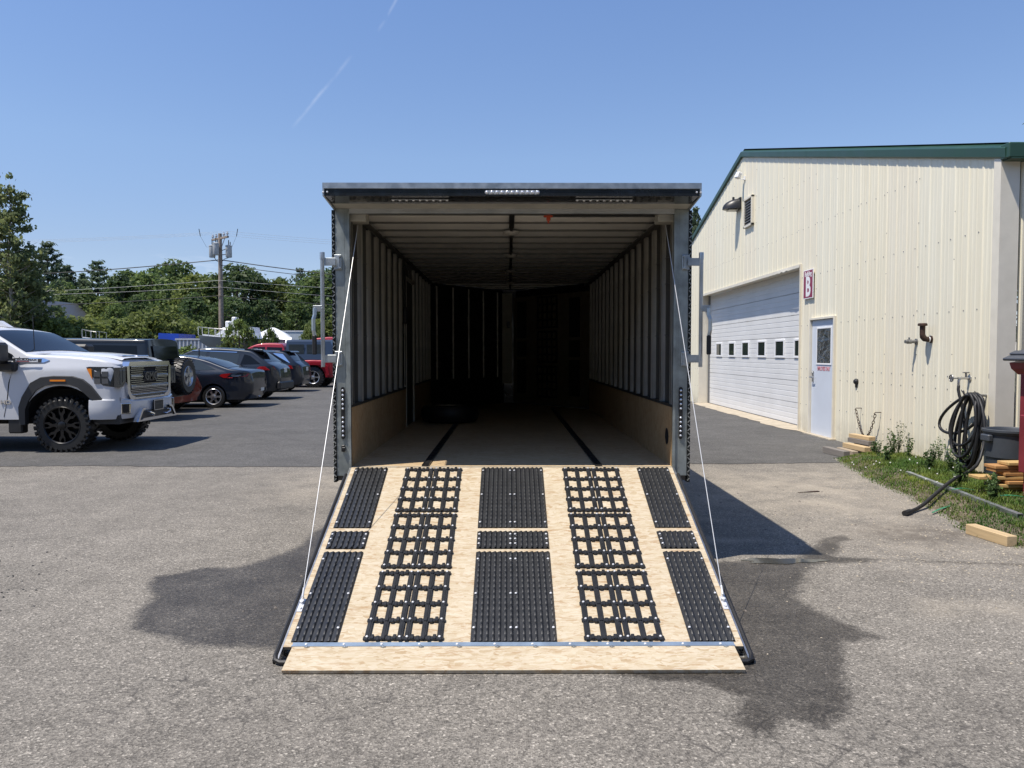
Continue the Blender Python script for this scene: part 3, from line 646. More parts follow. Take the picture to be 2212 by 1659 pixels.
# ---------------------------------------------------------------- building B (gable wall in the plane x = WX)
WX, Y0B, YR, Y1B = 5.77, 9.15, 19.43, 29.71; ZC, SL = 3.85, .2532
def roofz(y): return ZC + (y - Y0B) * SL if y < YR else ZC + (Y1B - y) * SL
mat('siding', (.78, .73, .60), .42, var=.03, vscale=1.2, spec=.4)
mat('siding_trim', (.70, .65, .54), .45, var=.05)
mat('green_trim', (.022, .062, .040), .38, var=.1, vscale=3)
mat('door_white', (.70, .695, .68), .4, var=.04, vscale=2)
mat('door_bluewhite', (.61, .65, .71), .35, var=.04, vscale=2)
mat('glass_dark', (.02, .028, .03), .06, spec=.8, var=0)
mat('concrete', (.42, .36, .27), .9, var=.2, vscale=5, bump=.2)
mat('maroon', (.25, .035, .075), .45, var=.05)
mat('white_paint', (.80, .80, .80), .4, var=.02)
mat('rust', (.045, .022, .014), .7, var=.4, vscale=20, bump=.2)
mat('grey_metal', (.22, .22, .22), .45, .7, var=.1)
mat('red_lettering', (.55, .19, .22), .5, var=0)
BG = thing('steel_building', 'long cream corrugated steel building with green roof trim and a garage door', 'building', (WX, Y0B, 0))
OPEN = [(13.72, 14.86, 2.215), (15.42, 23.62, 3.30)]
def wall_panel(ya, yb):
    pts = []; y = ya
    while y < yb - .01:
        for dy, dx in ((0, 0), (.018, .010), (.043, .010), (.061, 0), (.14, 0), (.15, .003), (.17, .003), (.18, 0), (.225, 0), (.235, .003), (.255, .003), (.265, 0)):
            if y + dy < yb: pts.append((y + dy, dx))
        y += .3048
    pts.append((yb, 0)); out = [pts[0]]
    for a, b in zip(pts, pts[1:]):
        for e in (13.72, 14.86, 15.42, 23.62):
            if a[0] < e < b[0]: out.append((e, a[1] + (b[1] - a[1]) * (e - a[0]) / (b[0] - a[0])))
        if a[0] < YR < b[0]: out.append((YR, a[1]))
        out.append(b)
    m = MB()
    for a, b in zip(out, out[1:]):
        mid = (a[0] + b[0]) / 2; zb = -.05
        for o0, o1, oz in OPEN:
            if o0 < mid < o1: zb = oz
        m.add([(-a[1], a[0] - Y0B, zb), (-b[1], b[0] - Y0B, zb), (-b[1], b[0] - Y0B, roofz(b[0])), (-a[1], a[0] - Y0B, roofz(a[0]))], [(0, 1, 2, 3)])
    return m
mats_p = []
for k in range(4):
    c = (.80 + random.uniform(-.012, .012), .74 + random.uniform(-.012, .012), .59 + random.uniform(-.02, .02)); t = NT('siding_%d' % k); co = t.co()
    st = t.noise(t.co(scale=(2, 9, .35)), 1.5, 5, .7); sz = t.n.new('ShaderNodeSeparateXYZ'); t.l.new(co, sz.inputs[0])
    splash = t.math('MULTIPLY', t.math('SUBTRACT', 1, t.math('MULTIPLY', sz.outputs[2], 2.3), clamp=True), t.ramp(t.noise(co, 5, 6, .7), [(.35, .15), (.62, 1)]))
    run = t.math('MULTIPLY', t.ramp(t.noise(t.co(scale=(1, 7, .28)), 2.2, 5, .65), [(.58, 0), (.72, .45)]), .5)
    t.inp('Base Color', t.mix(run, t.mix(t.math('MULTIPLY', splash, .55), t.mix(1, t.ramp(st, [(.25, (.92, .90, .86)), (.6, (1, 1, 1))]), c, 'MULTIPLY'), (.30, .25, .18)), (.62, .56, .43))); t.inp('Roughness', .42); t.inp('Specular IOR Level', .4)
    t.bump(t.noise(t.co(scale=(1, 1, .4)), 2.2, 2), .12, .02)
k = 0; y = Y0B + .02
while y < Y1B - .05:
    wall_panel(y, min(y + .9144, Y1B)).build('wall_panel', 'siding_%d' % (k % 4), BG); y += .9144; k += 1
# rows of fasteners
pts = []
for k in range(66):
    yy = Y0B + .02 + .3048 * k + (.10 if k % 2 else .08)
    for z in (.55, 1.08, 1.25, 2.1, 3.05, 4.0, 4.95):
        if z > roofz(yy) - .3 or any(o0 - .05 < yy < o1 + .05 and z < oz + .1 for o0, o1, oz in OPEN): continue
        pts.append((-.0, yy - Y0B, z))
    if k % 3 == 0:
        for z in np.arange(.3, roofz(yy) - .2, .62):
            if not any(o0 - .1 < yy < o1 + .1 and z < oz + .1 for o0, o1, oz in OPEN): pts.append((-.0, yy - .09 - Y0B + .0, z))
o = screws(pts, .009, .009, 'x', -1).build('fastener', 'grey_metal', BG); o['kind'] = 'stuff'
# side wall facing the camera
xx = .22
def side_panel(xa, xb):
    pts = []; x = xa
    while x < xb - .01:
        for dx, dy in ((0, 0), (.018, .03), (.043, .03), (.061, 0), (.15, 0), (.17, .006), (.19, 0), (.24, 0)):
            if x + dx < xb: pts.append((x + dx, dy))
        x += .3048
    pts.append((xb, 0)); m = MB()
    for a, b in zip(pts, pts[1:]): m.add([(a[0], -a[1], -.05), (b[0], -b[1], -.05), (b[0], -b[1], 3.85), (a[0], -a[1], 3.85)], [(0, 1, 2, 3)])
    return m
k = 0
while xx < 14: side_panel(xx, xx + .9144).build('wall_panel', 'siding_%d' % (k % 4), BG); xx += .9144; k += 1
m = MB(); m.box(-.034, .0, -.034, .10, -.05, 3.86); m.box(0, .19, -.034, -.0, -.05, 3.86); m.build('corner_trim', 'siding_trim', BG)
# roof and trims
L1, L2, LR = 0, YR - Y0B, Y1B - Y0B; ZR = roofz(YR)
m = MB(); m.add([(.03, -.16, ZC + .14), (24, -.16, ZC + .14), (24, L2, ZR + .2), (.03, L2, ZR + .2)], [(0, 1, 2, 3)]); m.add([(.03, LR + .1, ZC + .14), (24, LR + .1, ZC + .14), (24, L2, ZR + .2), (.03, L2, ZR + .2)], [(0, 1, 2, 3)]); m.build('roof', 'green_trim', BG)
def rake(ya, yb):
    sec = [(-.035, -.01), (-.055, .01), (-.062, .115), (-.055, .125), (.10, .185), (.16, .17), (.16, .0)]
    V = []
    for yy in (ya, yb):
        for x, z in sec: V.append((x, yy - Y0B, roofz(yy) + z))
    n_ = len(sec); F = [(i, (i + 1) % n_, (i + 1) % n_ + n_, i + n_) for i in range(n_)] + [tuple(range(n_)), tuple(range(n_, 2 * n_))]
    return MB().add(V, F)
for a, b in ((Y0B - .14, 15.1), (15.104, YR), (YR + .003, 24.5), (24.503, Y1B + .1)):
    if a < Y0B:  # keep the slope below the corner
        r = rake(Y0B, b); 
        for i in range(7): x, yy, z = r.v[i]; r.v[i] = (x, -.14, z - .14 * SL)
    else: r = rake(a, b)
    r.build('rake_trim', 'green_trim', BG)
m = MB(); m.box(-.05, 14, -.20, -.035, ZC - .04, ZC + .135, ch=.01); m.box(-.02, 14, -.20, .0, ZC - .05, ZC - .04); m.build('gutter', 'green_trim', BG)
m = MB(); m.box(.36, .42, -.10, -.04, .1, ZC - .05, ch=.01); m.build('downspout', 'siding_trim', BG)
# jambs, head and door panels of the garage opening
g0, g1, gz_ = 15.42 - Y0B, 23.62 - Y0B, 3.30
m = MB(); m.box(-.035, .30, g0 - .03, g0, -.02, gz_ + .03); m.box(-.035, .30, g1, g1 + .03, -.02, gz_ + .03); m.box(-.035, .30, g0, g1, gz_, gz_ + .03); m.build('door_jamb', 'siding_trim', BG)
m = MB(); m.box(.24, .32, g1 - .06, g1, .0, gz_, ch=.005); m.box(.24, .32, g0, g0 + .05, .0, gz_, ch=.005); m.build('door_track', 'grey_metal', BG)
GD = thing_gd = link('garage_door', MB().box(.31, .34, g0, g1, .0, gz_).mesh('garage_door', 'door_white'), BG)
nz_ = 7; hz = (gz_ - .03) / nz_
for k in range(nz_):
    z0 = .035 + k * hz; z1 = z0 + hz - .006; m = MB()
    sec = [(.305, z0), (.287, z0 + .006)]
    for j in range(1, 4):
        zz = z0 + (z1 - z0) * j / 4; sec += [(.287, zz - .012), (.294, zz - .006), (.294, zz + .004), (.287, zz + .010)]
    sec += [(.287, z1 - .006), (.305, z1)]
    ya, yb = g0 + .02, g1 - .05; V = [(x, ya, z) for x, z in sec] + [(x, yb, z) for x, z in sec]; n_ = len(sec)
    m.add(V, [(i, i + 1, i + 1 + n_, i + n_) for i in range(n_ - 1)]); m.build('door_panel', 'door_white', GD)
m = MB(); m.box(.27, .31, g0, g1, .005, .04, ch=.008); m.build('door_seal', 'rubber', GD)
for yc in (22.5, 21.2, 19.95, 18.66, 17.4, 16.2):
    yc -= Y0B; m = MB(); w, h = .31, .205; zc = 1.66
    for b in ((yc - w, yc + w, zc - h, zc - h + .045), (yc - w, yc + w, zc + h - .045, zc + h), (yc - w, yc - w + .05, zc - h + .045, zc + h - .045), (yc + w - .05, yc + w, zc - h + .045, zc + h - .045)):
        m.box(.262, .29, *b, ch=.004)
    wf = m.build('window', 'white_paint', GD); MB().box(.272, .288, yc - w + .05, yc + w - .05, zc - h + .045, zc + h - .045).build('pane', 'glass_dark', wf) if False else None
    o = MB().box(.274, .286, yc - w + .05, yc + w - .05, zc - h + .045, zc + h - .045).build('window_pane', 'glass_dark', GD)
m = MB()
V = []; 
for k in range(28):
    yy = g0 - .4 + (g1 - g0 + .6) * k / 27; V += [(-.22 + random.uniform(-.06, .05) + (.1 if k < 2 else 0), yy, .012), (.31, yy, .03)]
m.add(V, [(2 * i, 2 * i + 2, 2 * i + 3, 2 * i + 1) for i in range(27)]); m.build('threshold', 'concrete', BG)
# dented flashing under the opening head
m = MB(); ys = np.linspace(g0, g1, 60); V = []
for q in ys:
    d = .02 * math.exp(-((q - 4.5 - 2.6) / .35) ** 2) * math.sin(q * 22) ; V += [(-.045 - abs(d), q, gz_ - .035 + d), (-.045 - abs(d) * .4, q, gz_ + .03)]
m.add(V, [(2 * i, 2 * i + 2, 2 * i + 3, 2 * i + 1) for i in range(59)]); m.build('head_flashing', 'siding_trim', BG)
# entry door
d0, d1, dz = 13.76 - Y0B, 14.82 - Y0B, 2.185
m = MB(); m.box(-.045, .06, d0 - .045, d0, 0, dz + .04, ch=.003); m.box(-.045, .06, d1, d1 + .045, 0, dz + .04, ch=.003); m.box(-.05, .06, d0, d1, dz, dz + .04, ch=.003); m.build('door_frame', 'siding_trim', BG)
ED = link('entry_door', MB().box(-.0, .03, d0 + .006, d1 - .006, .02, dz - .006, ch=.003).mesh('entry_door', 'door_bluewhite'), BG)
wa, wb, wz0, wz1 = 13.93 - Y0B, 14.55 - Y0B, 1.37, 2.01; m = MB()
for b in ((wa - .03, wb + .03, wz0 - .03, wz0), (wa - .03, wb + .03, wz1, wz1 + .03), (wa - .03, wa, wz0, wz1), (wb, wb + .03, wz0, wz1)): m.box(-.012, -.0, *b, ch=.003)
m.build('window_frame', 'white_paint', ED)
t = NT('wavy_glass'); t.inp('Base Color', (.03, .035, .035)); t.inp('Roughness', .08); t.inp('Specular IOR Level', .9); t.bump(t.noise(t.co(scale=(1, 1, 1.6)), 4.5, 3, .6, dist=1.2), .8, .06)
MB().box(-.006, -.001, wa, wb, wz0, wz1).build('window_pane', 'wavy_glass', ED)
text_mesh('lettering', 'EMPLOYEES ONLY', .105, 'red_lettering', ED, frame((-.003, (wa + wb) / 2, 1.265), (0, -1, 0), (0, 0, 1)), .0012, (.68, 1.0), .0015)
m = MB(); zc = 1.10; yh = d1 - .09
m.box(-.018, -.0, yh - .03, yh + .03, zc - .09, zc + .12, ch=.005); m.tube([(-.018, yh, zc), (-.07, yh, zc)], .012, 8); m.tube([(-.065, yh + .01, zc), (-.068, yh - .06, zc), (-.06, yh - .13, zc - .005)], .011, 8); m.lathe([(.02, -.018), (.016, -.03), (.0001, -.03)], 12, 'x', (0, yh, zc + .085))
m.build('door_handle', 'alu', ED, smooth=True)
for z in (.25, 1.1, 1.95): MB().tube([(-.01, d0 + .004, z - .06), (-.01, d0 + .004, z + .06)], .01, 8).build('hinge', 'grey_metal', ED)
MB().box(-.12, .05, d0 - .1, d1 + .1, -.02, .022).build('door_step', 'concrete', BG)
# louvred vent window high in the gable
l0, l1, lz0, lz1 = 18.47 - Y0B, 19.12 - Y0B, 4.62, 5.33; m = MB()
for b in ((l0, l1, lz0, lz0 + .05), (l0, l1, lz1 - .05, lz1), (l0, l0 + .05, lz0, lz1), (l1 - .05, l1, lz0, lz1)): m.box(-.07, -.0, *b, ch=.004)
VF = m.build('vent_window', 'siding_trim', BG)
MB().box(-.006, -.001, l0 + .05, l1 - .05, lz0 + .05, lz1 - .05).build('vent_backing', 'glass_dark', VF)
me = MB().prism([(-.055, 0), (-.05, 0), (-.012, .06), (-.017, .06)], l0 + .05, l1 - .05, 'xz').mesh('louvre', 'grey_metal')
for k in range(9): link('louvre', me, VF, (0, 0, lz0 + .06 + k * .065))
# fixtures on the wall: each its own thing
def wthing(name, label, cat, y, z, x=WX, **k): return thing(name, label, cat, (x, y, z), **k)
o = wthing('building_sign', 'maroon and white wall sign reading Building B beside the garage door', 'sign', 14.94, 2.61)
MB().box(-.045, -.03, -.24, .24, 0, .56, ch=.002).build('sign_board', 'white_paint', o)
MB().box(-.047, -.0455, -.222, .222, .018, .542).build('sign_face', 'maroon', o)
text_mesh('lettering', 'Building', .125, 'white_paint', o, frame((-.0475, 0, .475), (0, -1, 0), (0, 0, 1)), .001, (.88, 1), .003)
text_mesh('lettering', 'B', .52, 'white_paint', o, frame((-.0475, 0, .215), (0, -1, 0), (0, 0, 1)), .001, (.85, 1), .016)
MB().box(-.03, -.0, -.2, .2, .1, .13).box(-.03, -.0, -.2, .2, .43, .46).build('bracket', 'grey_metal', o)
o = wthing('security_camera', 'small white security camera high on the cream gable', 'camera', 19.22, 5.88)
MB().box(-.03, .0, -.04, .04, -.05, .05, ch=.006).tube([(-.03, 0, -.02), (-.1, 0, -.03), (-.14, .03, .03)], .012, 6).build('mount', 'white_paint', o, smooth=True)
M = Matrix.Translation((-.16, .05, .07)) @ Matrix.Rotation(.35, 4, 'Y') @ Matrix.Rotation(.3, 4, 'Z'); MB().box(-.06, .06, -.07, .07, -.07, .09, ch=.02, M=M).build('camera_body', 'white_paint', o)
o = wthing('wall_lamp', 'dark rounded wall pack lamp beside the louvred vent', 'lamp', 19.70, 5.18)
prof = []
for k in range(9):
    g = math.pi / 2 * k / 8; prof.append((.42 * math.sin(g), .30 * math.cos(g)))
V = []; F = []
for i in range(9):
    for k in range(13):
        h = math.pi * k / 12; g = math.pi / 2 * i / 8
        V.append((-.40 * math.sin(h) * math.cos(g) - .03, .22 * math.cos(h) * (.45 + .55 * math.cos(g)), .02 + .26 * math.sin(g)))
for i in range(8):
    for k in range(12): F.append((i * 13 + k, i * 13 + k + 1, (i + 1) * 13 + k + 1, (i + 1) * 13 + k))
m = MB().add(V, F); m.add([V[k] for k in range(13)], [tuple(range(13))]); m.box(-.05, 0, -.2, .2, -.0, .3, ch=.01); m.build('lamp_housing', 'black_plastic', o, smooth=True)
MB().box(-.30, -.06, -.14, .14, -.012, .0, ch=.004).build('lamp_lens', 'dome_lens', o); MB().lathe([(.03, .27), (.03, .33), (.0001, .34)], 8, c=(-.15, 0, 0)).build('photocell', 'black_plastic', o)
o = wthing('pipe_valve', 'small grey threaded pipe cap sticking out of the cream wall', 'pipe', 10.98, 1.72); o.scale = (.85,) * 3
MB().tube([(.0, 0, 0), (-.16, 0, 0)], .028, 12).lathe([(.05, -.0), (.05, -.02), (.03, -.022)], 12, 'x').tube([(-.1, 0, 0), (-.16, 0, 0)], .042, 6).tube([(-.16, 0, 0), (-.2, 0, 0)], .03, 12).build('pipe', 'grey_metal', o, smooth=True)
MB().tube([(-.13, 0, .03), (-.13, 0, .07)], .014, 6).build('valve_stem', 'grey_metal', o, smooth=True)
o = wthing('vent_pipe', 'rusty brown capped elbow vent pipe on the cream wall', 'pipe', 10.60, 1.745); o.scale = (.72,) * 3
MB().lathe([(.07, -.0), (.07, -.015), (.05, -.02)], 14, 'x').tube([(0, 0, 0), (-.08, 0, 0), (-.13, 0, .012), (-.165, 0, .05), (-.175, 0, .10), (-.175, 0, .27)], [.05, .05, .056, .056, .05, .05], 14).build('pipe', 'rust', o, smooth=True)
MB().lathe([(.05, .255), (.085, .26), (.085, .295), (.07, .31), (.0001, .31)], 18, c=(-.175, 0, 0)).build('cap', 'rust', o, smooth=True); MB().lathe([(.053, -.04), (.057, -.05), (.053, -.06)], 14, 'x').build('tape_ring', 'white_paint', o)
o = wthing('door_buzzer', 'small round black cable entry on the wall right of the entry door', 'fixture', 12.85, 1.08)
MB().lathe([(.05, 0), (.05, -.03), (.035, -.05), (.03, -.055), (.0001, -.055)], 16, 'x').build('housing', 'black_plastic', o, smooth=True); MB().box(-.03, -.0, -.02, .02, -.1, -.04, ch=.004).build('tab', 'black_plastic', o)
o = wthing('wall_conduit', 'thin brown conduit standing upright by the building corner', 'conduit', 9.25, .55)
MB().tube([(-.02, 0, 0), (-.02, 0, .72)], .012, 8).build('tube', 'rust', o, smooth=True); MB().tube([(-.02, 0, .70), (-.02, 0, .76)], .016, 8).build('cap', 'grey_metal', o, smooth=True)
# chain hanging on two hooks
o = wthing('chain', 'rusty chain hanging in a loop above the lumber offcuts', 'chain', 12.34, .2)
n_l = 26; pa, pb = (12.67 - 12.34, .42), (12.0 - 12.34, .40)
path = []
for k in range(n_l + 1):
    f = k / n_l; yy = pa[0] + (pb[0] - pa[0]) * (f + .0); zz = pa[1] + (pb[1] - pa[1]) * f - 1.6 * f * (1 - f) * .98; path.append(Vector((-.09, yy * (1 if True else 1), zz)))
def torus_link(c, d, roll, r=.0055, a=.026, b=.014):
    d = d.normalized(); s_ = d.orthogonal().normalized(); s_ = Matrix.Rotation(roll, 3, d) @ s_; pts = [c + d * (a * math.cos(g)) + s_ * (b * math.sin(g)) for g in [2 * math.pi * i / 10 for i in range(11)]]
    return MB().tube(pts, r, 5, cap=False)
for k in range(n_l):
    c = (path[k] + path[k + 1]) / 2; q = torus_link(c, path[k + 1] - path[k], (k % 2) * math.pi / 2 + .4, a=(path[k + 1] - path[k]).length * .62, b=.017); q.build('chain_link', 'rust', o, smooth='all')
for yy, zz in (pa, pb): MB().tube([(0, yy, zz + .03), (-.09, yy, zz + .03), (-.11, yy, zz + .01), (-.09, yy, zz - .01)], .007, 6).build('hook', 'rust', o, smooth='all')
# lumber offcuts under the chain
def wood(name, c, v=.18, sc=9):
    t = NT(name); w = t.noise(t.co(scale=(22, 1.2, 22)), 1.5, 5, .6, dist=.6); t.inp('Base Color', t.ramp(w, [(.25, tuple(q * (1 - v * 1.6) for q in c)), (.55, c), (.8, tuple(q * (1 + v) for q in c))])); t.inp('Roughness', .8); t.bump(w, .25, .004)
wood('wood_new', (.52, .38, .21)); wood('wood_grey', (.20, .18, .16)); wood('wood_weathered', (.36, .29, .21)); wood('wood_yellow', (.50, .33, .13)); wood('wood_orange', (.42, .22, .08))
def beam(name, label, cat, x, y, z, yaw, L, w, h, mt, group=None, tilt=0, ch=.004):
    o = link(name, MB().box(-w / 2, w / 2, -L / 2, L / 2, 0, h, ch=ch).mesh(name, mt), None, (x, y, z), (tilt, 0, yaw), label, cat, group); return o
GL = 'lumber offcuts stacked under the chain'
beam('timber_offcut', 'grey weathered offcut lying lowest and furthest left on the asphalt', 'timber', 4.93, 11.66, .006, .12, .60, .10, .095, 'wood_grey', GL)
beam('timber_offcut', 'short tan offcut on the ground between the grey offcut and the stack', 'timber', 5.13, 11.72, .006, .05, .5, .09, .08, 'wood_weathered', GL)
beam('timber_offcut', 'thick tan offcut at the base of the stack, nearest the grass', 'timber', 5.27, 11.72, .080, .10, .62, .11, .075, 'wood_new', GL)
beam('timber_offcut', 'dark offcut on the ground supporting the tan stack', 'timber', 5.30, 11.82, .006, .08, .55, .10, .073, 'wood_grey', GL)
beam('timber_offcut', 'second tan offcut at the base of the stack, against the wall', 'timber', 5.43, 11.78, .080, .06, .52, .09, .075, 'wood_weathered', GL)
beam('timber_offcut', 'dark offcut on the ground against the wall', 'timber', 5.47, 11.8, .006, .04, .5, .1, .073, 'wood_grey', GL)
beam('timber_offcut', 'grey offcut second from the top of the stack', 'timber', 5.40, 11.86, .156, .14, .55, .11, .07, 'wood_grey', GL)
beam('timber_offcut', 'pale tan offcut lying on top of the stack', 'timber', 5.42, 11.88, .227, .16, .52, .11, .06, 'wood_new', GL)
# spigot and hose
o = wthing('spigot', 'brass and steel water spigot on the cream wall above the coiled hose', 'spigot', 9.69, 1.24)
MB().lathe([(.04, 0), (.04, -.012), (.02, -.015)], 12, 'x').tube([(0, 0, 0), (-.15, 0, 0)], .016, 8).tube([(-.12, 0, 0), (-.14, .0, -.03), (-.14, 0, -.09)], .017, 8).build('pipe', 'alu', o, smooth=True)
m = MB(); m.tube([(-.15, 0, 0), (-.24, 0, .0)], .009, 6)
for k in range(6):
    g = math.pi / 3 * k; m.tube([(-.235, 0, 0), (-.235, .04 * math.cos(g), .04 * math.sin(g))], .008, 5)
m.tube([(-.235, .042 * math.cos(g), .042 * math.sin(g)) for g in [math.pi * 2 * i / 14 for i in range(15)]], .008, 6, cap=False); m.build('valve_wheel', 'grey_metal', o, smooth=True)
MB().tube([(-.05, 0, .0), (-.05, 0, .07)], .012, 6).box(-.09, -.01, -.012, .012, .065, .08, ch=.004).build('lever', 'grey_metal', o)
pts = [(5.63, 9.69, 1.15), (5.62, 9.68, 1.08), (5.64, 9.62, .90), (5.66, 9.58, .60), (5.66, 9.54, .34), (5.65, 9.42, .17), (5.63, 9.27, .26), (5.62, 9.17, .6), (5.62, 9.22, .9)]
k = 0
for ry, rz, dr in ((.12, .44, .10), (.30, .27, .50), (.20, .43, .14), (.08, .47, .0), (.22, .33, .18), (.14, .46, -.02), (.19, .40, .10)):
    for j in range(16):
        f = 2 * math.pi * j / 16; w = (1 - math.cos(f)) / 2; k += 1
        pts.append((5.665 - .018 * (k // 16) % .12 - .05 * w, 9.34 + ry * math.sin(f) * (1 + .5 * w) + dr * w, 1.07 - 2 * rz * w))
pts += [(5.62, 9.34, 1.07), (5.60, 9.17, .98), (5.58, 9.05, .72), (5.56, 9.02, .50), (5.44, 8.92, .27), (5.25, 8.78, .20), (4.95, 8.5, .185), (4.6, 8.1, .165), (4.3, 7.8, .10), (4.05, 7.57, .03), (3.79, 7.33, .024)]
def smooth_path(P, it=2):
    P = [Vector(p) for p in P]
    for _ in range(it):
        Q = [P[0]]
        for a, b in zip(P, P[1:]): Q += [a.lerp(b, .25), a.lerp(b, .75)]
        Q.append(P[-1]); P = Q
    return P
P_ = smooth_path(pts, 1); rr = [.0185] * len(P_)
o = thing('water_hose', 'thick black hose coiled on the wall with its end trailing over the grass', 'hose', (5.6, 9.6, 0))
q = MB().tube(P_, rr, 8).mesh('hose', 'rubber', 'all'); q.transform(Matrix.Translation((-5.6, -9.6, 0))); link('hose', q, o)
q = MB().tube([(3.75, 7.295, .026), (3.84, 7.37, .028)], .027, 10).mesh('coupling', 'rubber', True); q.transform(Matrix.Translation((-5.6, -9.6, 0))); link('coupling', q, o)
q = MB().tube([(5.77, 9.34, 1.04), (5.50, 9.34, 1.05), (5.48, 9.34, 1.10)], .015, 8).mesh('hanger', 'grey_metal', True); q.transform(Matrix.Translation((-5.6, -9.6, 0))); link('hanger', q, o)
# trash can
mat('can_grey', (.048, .056, .068), .5, var=.1)
o = thing('trash_can', 'round blue grey plastic trash can standing at the building corner', 'trash can', (5.66, 8.68, .06))
m = MB(); m.lathe([(.0001, 0), (.21, 0), (.225, .01), (.25, .32), (.262, .325), (.27, .58), (.285, .585), (.292, .61), (.30, .612), (.30, .635), (.28, .64), (.268, .62), (.245, .32), (.215, .03), (.0001, .03)], 40); m.build('can', 'can_grey', o, smooth=True)
for s_ in (-1, 1): MB().box(s_ * .285 - .03, s_ * .285 + .03, -.08, .08, .50, .58, ch=.012).build('handle', 'can_grey', o)
MB().box(-.09, .09, -.262, -.235, .12, .28, ch=.01).build('raised_panel', 'can_grey', o)
# red steel container with black lid, on a plank
mat('red_steel', (.20, .022, .03), .5, var=.2, vscale=4, bump=.05); mat('lid_black', (.06, .065, .075), .5)
o = thing('red_dumpster', 'red steel dumpster with black ribbed lid at the right edge', 'dumpster', (5.06, 7.0, .1))
m = MB(); m.box(.06, 1.6, .05, .75, .30, 1.26, ch=.01); m.build('body', 'red_steel', o)
m = MB(); m.box(.03, .10, .0, .7, .26, .84, ch=.01); m.box(.10, 1.6, .0, .05, .26, .84, ch=.01); m.build('side_plate', 'red_steel', o)
m = MB(); m.prism([(-.02, 1.36), (.0, 1.30), (.07, 1.24), (1.6, 1.24), (1.6, 1.40), (.2, 1.40)], -.04, .8, 'xz'); m.build('rim', 'red_steel', o)
m = MB(); m.box(-.06, 1.7, -.08, .8, 0, .03, ch=.008, M=Matrix.Translation((-.03, .0, 1.40)) @ Matrix.Rotation(-.42, 4, 'Y'))
for k in range(5): m.box(.02 + k * .3, .1 + k * .3, -.08, .8, .03, .05, ch=.01, M=Matrix.Translation((-.03, .0, 1.40)) @ Matrix.Rotation(-.42, 4, 'Y'))
m.build('lid', 'lid_black', o)
m = MB(); m.box(.08, 1.6, .1, .2, .02, .28, ch=.01); m.box(.08, 1.6, .6, .7, .02, .28, ch=.01); m.build('skid', 'red_steel', o)
beam('plank', 'weathered plank lying under the red dumpster edge', 'plank', 5.72, 7.0, .10, math.pi / 2, 1.5, .22, .03, 'wood_weathered')
# pile of yellow boards
GB = 'boards piled behind the dumpster'
spec = [(.0, 'wood_orange', 0, 'lowest orange board of the pile'), (.036, 'wood_yellow', .02, 'second board from the bottom of the pile'), (.072, 'wood_yellow', -.06, 'third board from the bottom of the pile'), (.108, 'wood_orange', .05, 'fourth board from the bottom of the pile'),
        (.15, 'wood_yellow', -.22, 'yellow board sticking out furthest left of the pile'), (.19, 'wood_orange', .04, 'orange board in the upper half of the pile'), (.225, 'wood_orange', -.04, 'board third from the top of the pile'), (.26, 'wood_orange', -.05, 'board second from the top of the pile'), (.297, 'wood_yellow', .07, 'bright yellow board lying on top of the pile')]
for k, (z, mt, dx, lb) in enumerate(spec):
    beam('board', lb, 'board', 5.72 + dx, 7.98 + random.uniform(-.05, .05), .10 + z, math.pi / 2 + random.uniform(-.05, .05), 1.35, .14 + random.uniform(0, .1), .03, mt, GB, ch=.003)
mat('foil', (.75, .75, .78), .25, .3, var=0)
m = MB(); V = []
for i in range(9):
    for j in range(4): V.append((-.05 + .035 * j + .03 * i / 8 + .01 * math.sin(i * 2 + j), -.01 * math.sin(j * 3 + i), -.02 - .24 * i / 8 * (1 if j in (1, 2) else .9)))
m.add(V, [(i * 4 + j, i * 4 + j + 1, i * 4 + j + 5, i * 4 + j + 4) for i in range(8) for j in range(3)])
link('plastic_scrap', m.mesh('plastic_scrap', 'foil', 'all'), None, (5.28, 7.80, .345), .2, 'crumpled silvery plastic scrap hanging over the board pile', 'scrap')
# metal channel in the grass, straps, timber, blade
o = thing('metal_channel', 'long galvanised steel channel lying across the grass strip', 'channel', (4.64, 8.0, .095), math.atan2(-(4.51 - 4.775), (6.8 - 9.22)) + math.pi)
o.rotation_euler = (0, 0, math.atan2(9.22 - 6.8, 4.775 - 4.51) - math.pi / 2)
MB().box(-.026, .026, -1.24, 1.24, 0, .003).box(-.026, -.023, -1.24, 1.24, .003, .034).box(.023, .026, -1.24, 1.24, .003, .034).box(-.026, .026, -1.24, 1.24, .034, .037).build('channel', 'galv', o)
MB().box(-.021, .021, -1.235, -1.18, .005, .032).build('end_plug', 'rubber', o)
mat('green_plastic', (.02, .20, .10), .4, var=.1)
for lb, P in (('green plastic strap lying over the steel channel', [(4.55, 7.9, .15), (4.68, 7.95, .16), (4.83, 7.97, .13)]), ('green plastic strap lying beside the hose end', [(4.05, 7.36, .02), (4.18, 7.48, .03), (4.33, 7.55, .05)]), ('dark green strap twisted in the grass near the board pile', [(4.82, 7.6, .14), (4.92, 7.5, .17), (5.05, 7.35, .15)])):
    c = Vector(P[0]); q = MB(); pp = smooth_path([Vector(p) - c for p in P], 2); V = []
    for p in pp: V += [p + Vector((0, .014, 0)), p - Vector((0, .014, 0)), p - Vector((0, .014, .003)), p + Vector((0, .014, -.003))]
    q.add(V, [(4 * i + j, 4 * i + (j + 1) % 4, 4 * i + 4 + (j + 1) % 4, 4 * i + 4 + j) for i in range(len(pp) - 1) for j in range(4)]); q.build('strap', 'green_plastic').location = c
    bpy.context.scene.collection.objects[-1]['label'] = lb; bpy.context.scene.collection.objects[-1]['category'] = 'strap'; bpy.context.scene.collection.objects[-1]['group'] = 'green plastic straps'
